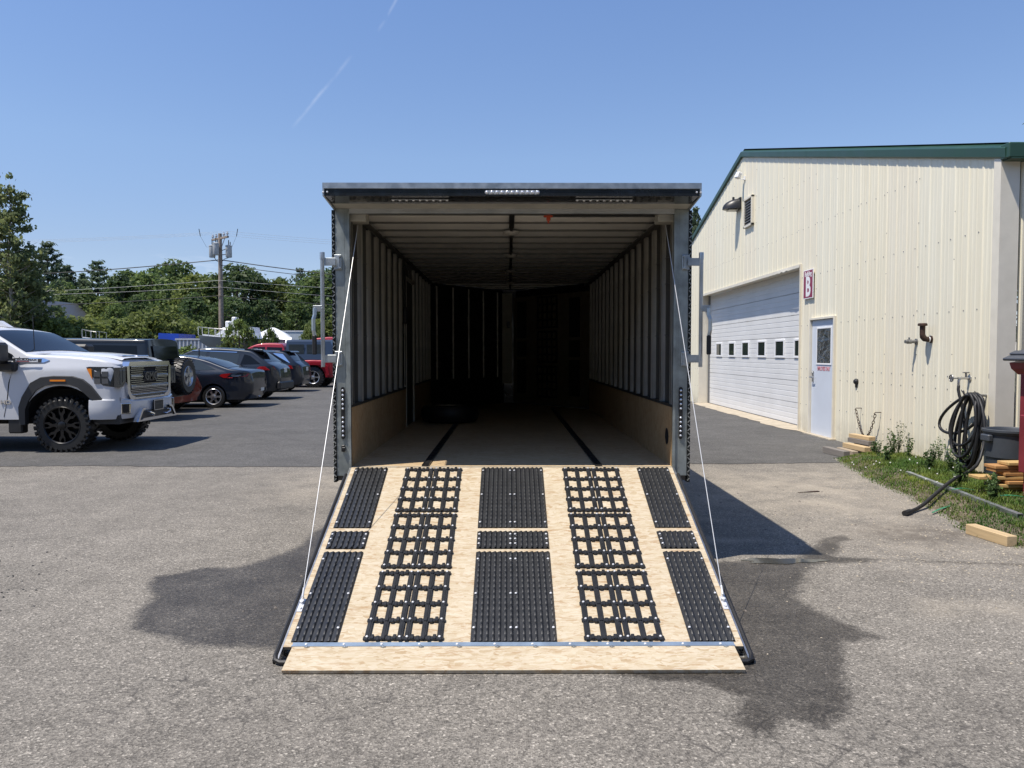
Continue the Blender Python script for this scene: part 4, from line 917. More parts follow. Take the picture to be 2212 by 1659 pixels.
beam('timber_block', 'short pale square timber lying at the edge of the asphalt', 'timber', 3.99, 6.36, .0, -.14 + .28, .46, .095, .085, 'wood_new')
o = link('rusty_blade', MB().prism([(-.14, -.008), (.0, -.012), (.14, -.022), (.142, .016), (0, .004)], 0, .006, 'xy').mesh('rusty_blade', 'rust'), None, (3.31, 8.55, .004), .3, 'thin rusty metal wedge lying on the asphalt', 'scrap')
# ---------------------------------------------------------------- vehicles (local x forward, origin on the ground at the middle)
def paint(name, col, flake=0, rough=.35, coat=.7):
    t = NT(name); t.inp('Specular IOR Level', .3); t.inp('Base Color', col); t.inp('Roughness', rough); t.inp('Coat Weight', coat); t.inp('Coat Roughness', .05); t.inp('Metallic', flake)
    t.bump(t.noise(t.co(), 1.5, 2), .04, .02); return t.m
paint('paint_white', (.62, .63, .65), 0); paint('paint_black', (.010, .012, .016), .0); paint('paint_navy', (.012, .017, .028), .2); paint('paint_charcoal', (.017, .022, .03), .3); paint('paint_red', (.28, .012, .022), .1); paint('paint_brick', (.20, .035, .02)); paint('paint_bluegrey', (.03, .045, .075), .2)
mat('car_glass', (.008, .010, .013), .05, spec=.22, var=0); mat('car_glass_light', (.035, .045, .052), .05, spec=.5, var=0)
mat('trim_black', (.016, .016, .017), .5, var=.1); mat('underside', (.006, .006, .006), .9, var=0); mat('chrome', (.75, .76, .78), .1, 1, var=0); mat('dark_chrome', (.10, .105, .11), .25, .8, var=0)
mat('lens_red', (.30, .01, .012), .12, var=0); mat('lens_amber', (.80, .24, .02), .2, var=0); mat('lens_clear', (.13, .14, .155), .08, .5, var=0); mat('plate_white', (.6, .62, .6), .4, var=.05); mat('rim_silver', (.55, .55, .56), .3, .9, var=.05); mat('rim_black', (.012, .012, .013), .28, .3, var=0); mat('flare_grey', (.032, .033, .034), .5, var=.05)
def interp(P, x):
    if x <= P[0][0]: return P[0][1]
    for a, b in zip(P, P[1:]):
        if x <= b[0]: return a[1] + (b[1] - a[1]) * (x - a[0]) / (b[0] - a[0] + 1e-9)
    return P[-1][1]
def chaikin(P, it=2):
    P = [tuple(p) for p in P]
    for _ in range(it):
        Q = [P[0]]
        for a, b in zip(P, P[1:]): Q += [(a[0] * .75 + b[0] * .25, a[1] * .75 + b[1] * .25), (a[0] * .25 + b[0] * .75, a[1] * .25 + b[1] * .75)]
        Q.append(P[-1]); P = Q
    return P
class Car:
    def __init__(c, name, label, loc, rot, L, W, top, belt, sill, wheels, wr, paintm, roof=1.45, tumble=.17, tail=(), nose=(), plan=.10, arch=None, sm=2, er=.26, group='vehicles parked in the row', rc=.07, crown=.03):
        c.root = thing(name, label, {'pickup_truck': 'pickup truck', 'sedan': 'car', 'suv': 'suv', 'hatchback': 'car'}.get(name, 'car'), loc, rot, group)
        c.L, c.W = L, W; c.top = chaikin(top, sm); c.belt = belt; c.sill = sill; c.wheels = wheels; c.wr = wr; c.roof = roof; c.tumble = tumble
        c.tail = tail; c.nose = nose; c.plan = plan; c.arch = arch or wr * 1.12; c.rc = rc; c.er = er; c.crown = crown; c.paint = paintm; c.body()
    def w(c, x, z):
        h = c.W / 2; q = abs(2 * x / c.L); h *= 1 - c.plan * max(0, (q - .72) / .28) ** 2.2
        b = interp(c.belt, x)
        if z > b: h -= c.tumble * (z - b) / max(.05, c.roof - b)
        ed = min(x + c.L / 2, c.L / 2 - x)
        if ed < c.er: h -= c.er * .8 * (1 - math.sqrt(max(0, 1 - (1 - max(0, ed) / c.er) ** 2)))
        if z <= b: h -= .05 * ((b - z) / max(.3, b)) ** 2 * 1.2 + .012 * ((z - b) / b) ** 2
        return h
    def shift(c, x, z):
        e = max(0, (-x - c.L / 2 + .55) / .55) if x < 0 else max(0, (x - c.L / 2 + .55) / .55)
        P = c.tail if x < 0 else c.nose
        return (interp(P, z) * e * e) * (-1 if x < 0 else 1) if P else 0
    def zt(c, x, y=None):
        z = interp(c.top, x)
        return z
    def body(c):
        xs = set(np.round(np.linspace(-c.L / 2, c.L / 2, 90), 3)) | {round(s_ * (c.L / 2 - c.er * (1 - math.cos(k * math.pi / 14))), 3) for k in range(7) for s_ in (-1, 1)}
        for wx in c.wheels:
            for k in range(15): xs.add(round(wx - c.arch * math.cos(math.pi * k / 14), 3))
        xs = sorted(xs); NR = 11; V = []; F = []; MI = []; ring = None
        for x in xs:
            zb = c.sill
            for wx in c.wheels:
                d = abs(x - wx)
                if d < c.arch: zb = max(zb, c.wr + math.sqrt(max(0, c.arch ** 2 - d * d)) * 1.0)
            zt = interp(c.top, x); zb = min(zb, zt - .1); row = []
            rc = min(c.rc, (zt - zb) * .3)
            for k in range(NR):
                z = zb + (zt - rc - zb) * k / (NR - 1); row.append((x + c.shift(x, z), c.w(x, z), z))
            wt = c.w(x, zt - rc)
            for k in range(1, 5):
                g = math.pi / 2 * k / 4; row.append((x + c.shift(x, zt), wt - rc * (1 - math.cos(g)), zt - rc + rc * math.sin(g)))
            ym = wt - rc
            for f in (.66, .33, 0): row.append((x + c.shift(x, zt), ym * f, zt + c.crown * (1 - f * f)))
            n_ = len(row); full = [(a, -b, z) for a, b, z in row[:-1]] + [row[-1]] + [(a, b, z) for a, b, z in row[:-1][::-1]]
            V += full; N = len(full)
        R = len(xs)
        for i in range(R - 1):
            for k in range(N - 1): F.append((i * N + k, i * N + k + 1, (i + 1) * N + k + 1, (i + 1) * N + k)); MI.append(0)
            F.append((i * N + N - 1, i * N, (i + 1) * N, (i + 1) * N + N - 1)); MI.append(1)
        for s_ in (0, R - 1): F.append(tuple(s_ * N + k for k in range(N))); MI.append(0)
        m = MB(); m.v = V; m.f = F; m.mi = MI; c.bodyo = m.build('body', [c.paint, 'underside'], c.root, smooth=40)
    def side(c, name, poly, mt, s_, off=.006, th=.0, parent=None, sub=True):
        """a patch hugging the body side; s_ = +1 / -1 picks the side"""
        bm = bmesh.new(); P = []
        for (x0, z0), (x1, z1) in zip(poly, poly[1:] + poly[:1]):
            n_ = max(1, int(math.hypot(x1 - x0, z1 - z0) / .08)) if sub else 1
            for k in range(n_): P.append((x0 + (x1 - x0) * k / n_, z0 + (z1 - z0) * k / n_))
        V = []
        for x, z in P: V.append((x + c.shift(x, z), s_ * (c.w(x, z) + off), z))
        vs = [bm.verts.new(v) for v in V]; bm.faces.new(vs); bmesh.ops.triangulate(bm, faces=bm.faces[:])
        back = [bm.verts.new((v[0], v[1] - s_ * (off + .01), v[2])) for v in V]
        for i in range(len(vs)): j = (i + 1) % len(vs); bm.faces.new((vs[i], vs[j], back[j], back[i]))
        bmesh.ops.recalc_face_normals(bm, faces=bm.faces[:])
        me = bpy.data.meshes.new(name); bm.to_mesh(me); bm.free(); me.materials.append(MATS[mt] if isinstance(mt, str) else mt); return link(name, me, parent or c.root)
    def strip(c, name, out, inn, mt, s_, off=.03, parent=None):
        V = []; n_ = len(out)
        for (a, b), (e, f) in zip(out, inn):
            for x, z, o_ in ((a, b, .002), (a * .93 + e * .07, b * .93 + f * .07, off), (e, f, off), (e, f, -.06)): V.append((x + c.shift(x, z), s_ * (c.w(x, max(z, c.sill)) + o_), z))
        return MB().add(V, [(i * 4 + j, i * 4 + j + 1, i * 4 + 5 + j, i * 4 + 4 + j) for i in range(n_ - 1) for j in range(3)]).build(name, mt, parent or c.root, smooth=30)
    def screen(c, name, x0, x1, mt, inset=.07, off=.007, nx=8, ny=10):
        V = []; F = []
        for i in range(nx + 1):
            x = x0 + (x1 - x0) * i / nx; zt = interp(c.top, x); rc = c.rc; ym = c.w(x, zt - rc) - inset
            for j in range(ny + 1):
                f = -1 + 2 * j / ny; q = abs(f) * ym / max(.01, (c.w(x, zt - rc) - rc)); z = zt + c.crown * (1 - min(1, q) ** 2)
                d = .01; sl = (interp(c.top, x + d) - interp(c.top, x - d)) / (2 * d); nn = math.hypot(sl, 1)
                V.append((x - sl / nn * off, f * ym, z + off / nn))
        for i in range(nx):
            for j in range(ny): F.append((i * (ny + 1) + j, i * (ny + 1) + j + 1, (i + 1) * (ny + 1) + j + 1, (i + 1) * (ny + 1) + j))
        return MB().add(V, F).build(name, mt, c.root, smooth='all')
    def mirrorside(c, *a, **k):
        for s_ in (-1, 1): o = c.side(a[0], a[1], a[2], s_, **k)
        return o
    def wheels_(c, track, w=.22, rim='rim_silver', spokes=6, rr=.62, tread=0, hubw=.06):
        r = c.wr; hw = w / 2
        m = MB(); m.lathe([(r * rr, -hw), (r * .9, -hw * 1.02), (r * .975, -hw * .86), (r, -hw * .55), (r, hw * .55), (r * .975, hw * .86), (r * .9, hw * 1.02), (r * rr, hw)], 40, 'y')
        if tread:
            for k in range(tread):
                for s_ in (-1, 1):
                    g = 2 * math.pi * (k + (.5 if s_ > 0 else 0)) / tread
                    M = Matrix.Rotation(g, 4, 'Y') @ Matrix.Translation((0, s_ * hw * .58, r - .004)) @ Matrix.Rotation(.25 * s_, 4, 'Z')
                    m.box(-r * .05, r * .05, -hw * .40, hw * .46, -.01, .02, M=M)
                    M = Matrix.Rotation(g + .03, 4, 'Y') @ Matrix.Translation((0, s_ * hw * 1.0, r * .93)) ; m.box(-r * .04, r * .04, -.014, .008, -.03, .035, M=M)
        tyre = m.mesh('wheel', 'tyre_rubber', True)
        m = MB(); ri = r * rr
        m.lathe([(ri + .012, -hw * .98), (ri + .004, -hw * 1.04), (ri - .012, -hw * .96), (ri - .02, -hw * .5), (ri - .03, 0)], 32, 'y')
        m.lathe([(ri - .02, -hw * .3), (.0001, -hw * .3)], 32, 'y', mi=1)
        for k in range(spokes):
            g = 2 * math.pi * k / spokes; M = Matrix.Rotation(g, 4, 'Y')
            if spokes > 6:
                q = MB().prism([(.04, -.035), (ri * .55, -.02), (ri * .72, -.05), (ri - .012, -.045), (ri - .012, -.02), (ri * .8, -.02), (ri * .66, .012), (ri * .8, .03), (ri - .012, .03), (ri - .012, .05), (ri * .68, .045), (ri * .5, .02), (.04, .035)], -hw * .95, -hw * .6, 'xz')
            else: q = MB().prism([(.03, -.045), (ri * .5, -.022), (ri - .01, -.040), (ri - .01, .040), (ri * .5, .022), (.03, .045)], -hw * .92, -hw * .55, 'xz')
            m.add([M @ Vector(p) for p in q.v], q.f)
        m.lathe([(.065, -hw * .6), (.062, -hw * 1.0), (.05, -hw * 1.04), (.0001, -hw * 1.06)], 20, 'y')
        for k in range(spokes): g = 2 * math.pi * (k + .5) / spokes; m.lathe([(.012, -hw * .9), (.01, -hw * .98), (.0001, -hw)], 6, 'y', (.085 * math.cos(g), 0, .085 * math.sin(g)))
        rimm = m.mesh('rim', [rim, 'underside'], 30)
        for wx in c.wheels:
            for s_ in (-1, 1):
                W_ = link('wheel', tyre, c.root, (wx, s_ * (track / 2), r), 0 if s_ < 0 else math.pi); link('rim', rimm, W_)
        m = MB()
        for wx in c.wheels: m.box(wx - c.arch * .95, wx + c.arch * .95, -c.W / 2 + .3, c.W / 2 - .3, c.sill - .02, c.wr + c.arch * .9)
        m.box(-c.L / 2 + .35, c.L / 2 - .35, -c.W / 2 + .2, c.W / 2 - .2, c.sill - .08, c.sill + .02); m.build('underbody', 'underside', c.root)
# ---- white pickup, facing right
T = Car('pickup_truck', 'white lifted pickup truck with chrome mesh grille and black off road wheels at the left', (-9.28, 12.98, 0), 0, 6.3, 2.06,
        [(-3.15, 1.42), (-1.4, 1.42), (-1.36, 1.45), (-1.33, 1.95), (-1.0, 1.99), (.2, 2.0), (.95, 1.955), (1.2, 1.84), (1.68, 1.555), (1.76, 1.53), (2.3, 1.515), (2.8, 1.47), (3.05, 1.42), (3.15, 1.38)],
        [(-3.2, 1.30), (3.2, 1.30)], .52, (-1.8, 2.26), .43, 'paint_white', roof=2.0, tumble=.19, nose=[(.5, -.05), (.8, .0), (1.3, -.03), (1.42, -.10)], plan=.05, er=.2, arch=.62, sm=1, rc=.05)
for s_ in (-1, 1):
    T.side('side_window', [(.30, 1.46), (.30, 1.86), (.88, 1.85), (1.49, 1.53), (1.49, 1.46)], 'car_glass', s_); T.side('side_window', [(-.95, 1.46), (-.95, 1.86), (.20, 1.87), (.20, 1.46)], 'car_glass', s_)
    T.side('window_trim', [(1.52, 1.475), (1.52, 1.455), (-.98, 1.445), (-.98, 1.46)], 'chrome', s_, off=.010)
    T.side('pillar_trim', [(.90, 1.875), (.87, 1.86), (1.49, 1.535), (1.52, 1.50)], 'chrome', s_, off=.010)
    # panel gaps
    T.side('door_gap', [(1.60, 1.50), (1.608, 1.50), (1.46, 1.1), (1.42, .80), (1.36, .56), (1.352, .56), (1.412, .80), (1.452, 1.1)], 'underside', s_, off=.0025, sub=True)
    T.side('door_gap', [(.12, 1.44), (.127, 1.44), (.127, .56), (.12, .56)], 'underside', s_, off=.0025)
    # wheel arch flares, trapezoid as in the photograph
    for wx in T.wheels:
        out = [(-.66, .44), (-.66, .72), (-.60, .88), (-.46, 1.10), (-.30, 1.185), (-.1, 1.205), (.2, 1.20), (.36, 1.15), (.48, 1.05), (.66, .80)]; inn = [(-.56, .44), (-.55, .68), (-.49, .82), (-.37, .98), (-.24, 1.05), (-.08, 1.07), (.16, 1.065), (.28, 1.02), (.38, .93), (.55, .76)]
        T.strip('fender_flare', [(wx + a, b) for a, b in out], [(wx + a, b) for a, b in inn], 'flare_grey', s_, off=.035)
    T.side('side_marker', [(2.12, 1.118), (2.12, 1.145), (2.36, 1.145), (2.36, 1.118)], 'lens_amber', s_, off=.042)
    # fender badge
    bd = T.side('fender_badge', [(1.52, 1.40), (1.52, 1.48), (1.98, 1.48), (2.08, 1.445), (2.0, 1.41), (1.72, 1.41), (1.60, 1.385)], 'chrome', s_, off=.012)
    T.side('badge_face', [(1.54, 1.415), (1.54, 1.468), (1.96, 1.468), (1.96, 1.42)], 'trim_black', s_, off=.015, parent=bd)
    # headlamp wrapping the corner
    hl = T.side('headlight', [(2.66, 1.335), (2.70, 1.345), (3.08, 1.34), (3.10, 1.02), (2.92, 1.05), (2.74, 1.20)], 'dark_chrome', s_, off=.008)
    T.side('turn_lamp', [(2.68, 1.30), (2.68, 1.315), (2.745, 1.315), (2.755, 1.15), (2.73, 1.20)], 'lens_amber', s_, off=.012, parent=hl)
    for q in ((2.83, 1.23), (2.95, 1.23), (2.83, 1.12), (2.95, 1.12)):
        T.side('lamp_lens', [(q[0] - .045, q[1] - .04), (q[0] - .045, q[1] + .04), (q[0] + .05, q[1] + .04), (q[0] + .05, q[1] - .04)], 'lens_clear', s_, off=.014, parent=hl)
    # door mirror
    yb = s_ * 1.0
    MB().box(1.30, 1.50, *sorted((yb, yb + s_ * .10)), 1.37, 1.43, ch=.01).box(1.22, 1.52, *sorted((yb + s_ * .08, yb + s_ * .36)), 1.40, 1.72, ch=.04).box(1.34, 1.60, *sorted((yb - s_ * .02, yb + s_ * .14)), 1.27, 1.42, ch=.03).build('door_mirror', 'trim_black', T.root, smooth=True)
    MB().box(-1.1, 1.15, *sorted((s_ * .98, s_ * 1.10)), .36, .40, ch=.015).box(-.7, -.6, *sorted((s_ * .6, s_ * 1.0)), .38, .5).box(.7, .8, *sorted((s_ * .6, s_ * 1.0)), .38, .5).build('running_board', 'alu', T.root)
    MB().box(1.40, 1.62, *sorted((s_ * .82, s_ * .99)), .30, .56, ch=.02).build('mud_guard', 'trim_black', T.root)
    MB().box(-.02, .18, *sorted((s_ * 1.025, s_ * 1.045)), 1.18, 1.22, ch=.008).build('door_handle', 'paint_white', T.root)
MB().box(1.585, 1.93, -1.0545, -1.049, 1.418, 1.466).build('badge_plate', 'white_paint', T.root)
text_mesh('lettering', 'DURAMAX', .036, 'trim_black', T.root, frame((1.76, -1.056, 1.452), (1, 0, 0), (0, 0, 1)), .001, (1.75, 1), .001)
MB().box(1.60, 1.80, -1.0562, -1.055, 1.424, 1.434).build('badge_stripe', 'lens_red', T.root)
text_mesh('lettering', 'HD', .085, 'chrome', T.root, frame((1.40, -1.027, .79), (1, 0, 0), (0, 0, 1)), .004, (1.35, 1), .002)
T.screen('windshield', 1.06, 1.66, 'car_glass', .05)
MB().box(1.3, 1.6, -.8, .8, 1.555, 1.57).build('wiper_cowl', 'trim_black', T.root).location = (.28, 0, -.025)
# hood: raised centre and scoop
m = MB(); V = []; xs_ = np.linspace(1.86, 3.02, 14)
for x in xs_:
    zz = interp(T.top, x) + T.crown; e = min(1, (x - 1.86) / .35)
    for yy, dz in ((-.62, -.012), (-.55, .012 * e + .004), (-.3, .022 * e + .006), (.3, .022 * e + .006), (.55, .012 * e + .004), (.62, -.012)): V.append((x, yy, zz + dz))
m.add(V, [(i * 6 + j, i * 6 + j + 1, i * 6 + 7 + j, i * 6 + 6 + j) for i in range(13) for j in range(5)]); m.build('hood_bulge', 'paint_white', T.root, smooth='all')
MB().box(2.62, 2.84, -.42, -.08, 1.485, 1.525, ch=.01).box(2.62, 2.84, .08, .42, 1.485, 1.525, ch=.01).build('hood_scoop', 'trim_black', T.root)
MB().box(2.66, 2.95, -.45, -.05, 1.50, 1.53, ch=.012, M=Matrix.Rotation(.0, 4, 'Y')).box(2.66, 2.95, .05, .45, 1.50, 1.53, ch=.012).build('scoop_lip', 'chrome', T.root).scale = (1, 1, .995)
# front face: grille frame, slats, badge
fx = 3.14
fr = MB(); fr.prism([(-.72, 1.37), (.72, 1.37), (.70, .90), (.60, .90), (.50, .84), (-.50, .84), (-.60, .90), (-.70, .90)], fx - .06, fx + .015, 'yz'); GF = fr.build('grille', 'dark_chrome', T.root)
m = MB(); m.prism([(-.70, 1.42), (.70, 1.42), (.74, 1.35), (-.74, 1.35)], fx - .07, fx + .04, 'yz'); m.build('grille_bar', 'chrome', GF)
for s_ in (-1, 1):
    m = MB(); m.prism([(s_ * .70, 1.35), (s_ * .78, 1.35), (s_ * .76, .92), (s_ * .66, .80), (s_ * .50, .80), (s_ * .52, .85), (s_ * .62, .88), (s_ * .68, .95)], fx - .03, fx + .035, 'yz'); m.build('grille_surround', 'chrome', GF)
m = MB(); m.box(fx - .02, fx + .035, -.52, .52, .795, .845, ch=.01); m.build('grille_lower_bar', 'chrome', GF)
MB().prism([(-.68, 1.345), (.68, 1.345), (.66, .95), (.58, .88), (-.58, .88), (-.66, .95)], fx + .012, fx + .017, 'yz').build('grille_backing', 'underside', GF)
for z0, z1 in ((1.20, 1.33), (1.035, 1.165), (.89, 1.0)):
    m = MB(); m.box(fx + .02, fx + .042, -.66, .66, z1, z1 + .016, ch=.003); m.box(fx + .02, fx + .042, -.66, .66, z0 - .008, z0, ch=.003)
    nr = 4; 
    for j in range(nr):
        zz = z0 + (z1 - z0) * (j + .5) / nr
        for k in range(30):
            yy = -.64 + (k + (.5 if j % 2 else 0)) * .0427
            if abs(yy) < .2 and z0 > 1.0 and zz < 1.36 and zz > 1.08: continue
            m.box(fx + .018, fx + .032, yy - .015, yy + .015, zz - .006, zz + .006)
    m.build('grille_mesh', 'chrome', GF)
MB().box(fx + .02, fx + .045, -.24, .24, 1.09, 1.255, ch=.01).build('badge_plate', 'trim_black', GF)
text_mesh('lettering', 'GMC', .19, 'dark_chrome', GF, frame((fx + .05, 0, 1.172), (0, 1, 0), (0, 0, 1)), .006, (1.05, 1), .006)
for s_ in (-1, 1):
    hf = MB().prism([(s_ * .79, 1.335), (s_ * 1.0, 1.33), (s_ * 1.0, 1.02), (s_ * .88, 1.03), (s_ * .79, 1.12)], fx - .06, fx + .02, 'yz').build('headlight', 'dark_chrome', T.root)
    MB().box(fx + .018, fx + .026, *sorted((s_ * .82, s_ * .90)), 1.10, 1.29, ch=.008).box(fx + .018, fx + .026, *sorted((s_ * .92, s_ * .98)), 1.06, 1.29, ch=.008).build('lamp_lens', 'lens_clear', hf)
# bumper with wrapped ends
sec = [(0, .53), (.02, .52), (.045, .60), (.05, .72), (.04, .82), (.0, .84)]
path = [(2.70, -1.0), (2.88, -1.0), (3.02, -.95), (3.13, -.82), (3.19, -.60), (3.22, 0), (3.19, .60), (3.13, .82), (3.02, .95), (2.88, 1.0), (2.70, 1.0)]
V = []
for i, (x, yy) in enumerate(path):
    a = path[max(i - 1, 0)]; b = path[min(i + 1, len(path) - 1)]; tx, ty = b[0] - a[0], b[1] - a[1]; q = math.hypot(tx, ty); nx2, ny2 = ty / q, -tx / q
    dz = .035 if abs(yy) < .7 else 0
    for o_, z in sec: V.append((x + nx2 * o_, yy + ny2 * o_, z - (dz if z > .7 and abs(yy) < .62 else 0)))
k_ = len(sec); m = MB().add(V, [(i * k_ + j, i * k_ + j + 1, (i + 1) * k_ + j + 1, (i + 1) * k_ + j) for i in range(len(path) - 1) for j in range(k_ - 1)]); BP = m.build('bumper', 'paint_white', T.root, smooth=50)
MB().box(2.7, 3.12, -.93, .93, .44, .58).box(2.72, 3.12, -.9, .9, .56, .86).build('air_dam', 'trim_black', T.root)
for s_ in (-1, 1):
    FL_ = frame((3.135, s_ * .80, .68), (.62 * -s_, .78, 0) if s_ > 0 else (.62, .78, 0), (0, 0, 1)); f_ = MB().box(-.08, .08, -.085, .085, .0, .058, ch=.008, M=FL_).build('fog_lamp', 'chrome', BP); MB().box(-.065, .045, -.07, .07, .058, .064, ch=.003, M=FL_).build('fog_lens', 'trim_black', f_)
    MB().tube([(3.2, s_ * .36, .60), (3.34, s_ * .36, .59), (3.37, s_ * .30, .56), (3.34, s_ * .24, .53), (3.2, s_ * .24, .54)], .014, 8).build('tow_hook', 'chrome', BP, smooth=True)
MB().prism([(-.52, .62), (.52, .62), (.62, .46), (-.62, .46)], 3.2, 3.285, 'yz').build('lower_grille', 'trim_black', BP)
MB().prism([(-.60, .60), (-.54, .66), (-.42, .66), (-.44, .64), (-.52, .62), (-.64, .48), (-.57, .48), (-.5, .50), (.5, .50), (.57, .48), (.64, .48), (.52, .62), (.44, .64), (.42, .66), (.54, .66), (.60, .60), (.70, .455), (-.70, .455)], 3.22, 3.30, 'yz').build('skid_trim', 'chrome', BP)
pl = MB().box(3.29, 3.31, -.17, .17, .60, .78, ch=.004).build('dealer_plate', 'trim_black', BP); MB().box(3.308, 3.314, -.165, .165, .765, .775).box(3.308, 3.314, -.165, .165, .605, .613).box(3.308, 3.314, -.165, -.155, .613, .765).box(3.308, 3.314, .155, .165, .613, .765).build('plate_frame', 'chrome', pl)
MB().box(3.313, 3.3155, -.145, .145, .70, .722).build('plate_stripe', 'flare_grey', pl)
T.wheels_(1.74, .30, 'rim_black', 8, .66, tread=30)
MB().tube([(1.62, -.62, 1.53), (1.60, -.62, 2.16)], .006, 6).tube([(1.62, -.62, 1.53), (1.618, -.62, 1.60)], .012, 6).build('antenna', 'trim_black', T.root, smooth=True)
MB().prism([(.55, 2.02), (.62, 2.10), (.68, 2.10), (.86, 1.99)], -.06, .06, 'xz').box(.1, .6, -.3, -.05, 2.03, 2.05, ch=.01).build('roof_fin', 'paint_white', T.root)
# ---- black off-roader, tail towards the right
J = Car('suv', 'black boxy off road SUV with a spare wheel on its tailgate behind the white pickup', (-10.38, 18.15, 0), math.pi, 4.5, 1.84,
        [(-2.25, 1.86), (.55, 1.89), (.60, 1.88), (1.0, 1.32), (1.1, 1.28), (2.2, 1.22), (2.25, 1.18)], [(-2.3, 1.16), (2.3, 1.16)], .50, (-1.45, 1.45), .42, 'paint_black', roof=1.9, tumble=.10, plan=.03, er=.1, arch=.47, sm=1, rc=.05, tail=[(.5, .0), (1.16, .0), (1.9, -.10)])
for s_ in (-1, 1):
    J.side('side_window', [(-2.0, 1.22), (-1.96, 1.72), (-.95, 1.74), (-.95, 1.22)], 'car_glass', s_); J.side('side_window', [(-.82, 1.22), (-.82, 1.74), (-.1, 1.74), (-.1, 1.22)], 'car_glass', s_); J.side('side_window', [(0, 1.22), (0, 1.74), (.52, 1.74), (.68, 1.22)], 'car_glass_light', s_)
    J.side('roof_seam', [(-2.2, 1.80), (-2.2, 1.815), (.5, 1.825), (.5, 1.81)], 'flare_grey', s_, off=.012)
    for wx in J.wheels: J.strip('fender_flare', [(wx + a, b) for a, b in ((-.62, .6), (-.55, .92), (-.35, 1.0), (.35, 1.0), (.55, .92), (.62, .6))], [(wx + a, b) for a, b in ((-.52, .6), (-.45, .84), (-.3, .91), (.3, .91), (.45, .84), (.52, .6))], 'trim_black', s_, off=.09)
    MB().box(-2.33, -2.27, *sorted((s_ * .74, s_ * .88)), .95, 1.14, ch=.01).build('tail_light', 'lens_red', J.root)
MB().prism([(-2.27, 1.24), (-2.25, 1.24), (-2.185, 1.72), (-2.205, 1.72)], -.62, .62, 'xz').build('rear_window', 'car_glass', J.root)
MB().box(-2.36, -2.2, -.85, .85, .52, .68, ch=.02).build('rear_bumper', 'trim_black', J.root)
m = MB(); r = .43; m.lathe([(r * .58, -.14), (r * .9, -.15), (r, -.09), (r, .09), (r * .9, .15), (r * .58, .14)], 36, 'x', (-2.46, -.36, 1.0))
for k in range(30):
    g = 2 * math.pi * k / 30
    for s_ in (-1, 1):
        M = Matrix.Translation((-2.46, -.36, 1.0)) @ Matrix.Rotation(g + (.1 if s_ > 0 else 0), 4, 'X') @ Matrix.Translation((s_ * .075, 0, r)) @ Matrix.Rotation(.3 * s_, 4, 'Z'); m.box(-.06, .06, -.022, .022, -.01, .02, M=M)
SPW = m.build('spare_wheel', 'tyre_rubber', J.root, smooth=True)
m = MB(); m.lathe([(r * .6, -.13), (r * .56, -.15), (r * .5, -.1), (.0001, -.06)], 28, 'x', (-2.46, -.36, 1.0))
for k in range(5):
    q = MB().prism([(-.05, .03), (.05, .03), (.035, r * .55), (-.035, r * .55)], -.14, -.09, 'yz'); M = Matrix.Translation((-2.46, -.36, 1.0)) @ Matrix.Rotation(2 * math.pi * k / 5, 4, 'X'); m.add([M @ Vector(p) for p in q.v], q.f)
m.build('rim', 'rim_silver', SPW, smooth=30)
MB().box(-2.33, -2.22, -.45, -.25, .9, 1.1).build('wheel_carrier', 'trim_black', J.root)
J.wheels_(1.58, .26, 'rim_silver', 5, .6, tread=26)
# ---- generic hatch / sedan helpers
def plate(c, x, z, w=.15, y0=0): return MB().box(x - .012, x, y0 - w, y0 + w, z - .075, z + .075, ch=.004).build('number_plate', 'plate_white', c.root)
R = Car('hatchback', 'low brick red car mostly hidden behind the black off road SUV', (-10.72, 20.6, 0), math.pi, 4.3, 1.74,
        [(-2.15, .92), (-2.05, 1.0), (-1.8, 1.1), (-1.1, 1.40), (.2, 1.44), (1.0, 1.05), (1.9, .88), (2.15, .7)], [(-2.2, .92), (2.2, .85)], .26, (-1.35, 1.35), .3, 'paint_brick', roof=1.44, tail=[(.3, -.1), (.6, .06), (1.0, -.15)], plan=.16)
R.wheels_(1.5, .2); R.screen('rear_window', -1.75, -1.2, 'car_glass')
for s_ in (-1, 1): R.side('tail_light', [(-2.10, .78), (-2.05, .92), (-1.8, .93), (-1.9, .80)], 'lens_red', s_); R.side('side_window', [(-1.3, 1.0), (-.95, 1.33), (.15, 1.36), (.7, .98)], 'car_glass', s_)
plate(R, -2.2, .62, y0=.3)
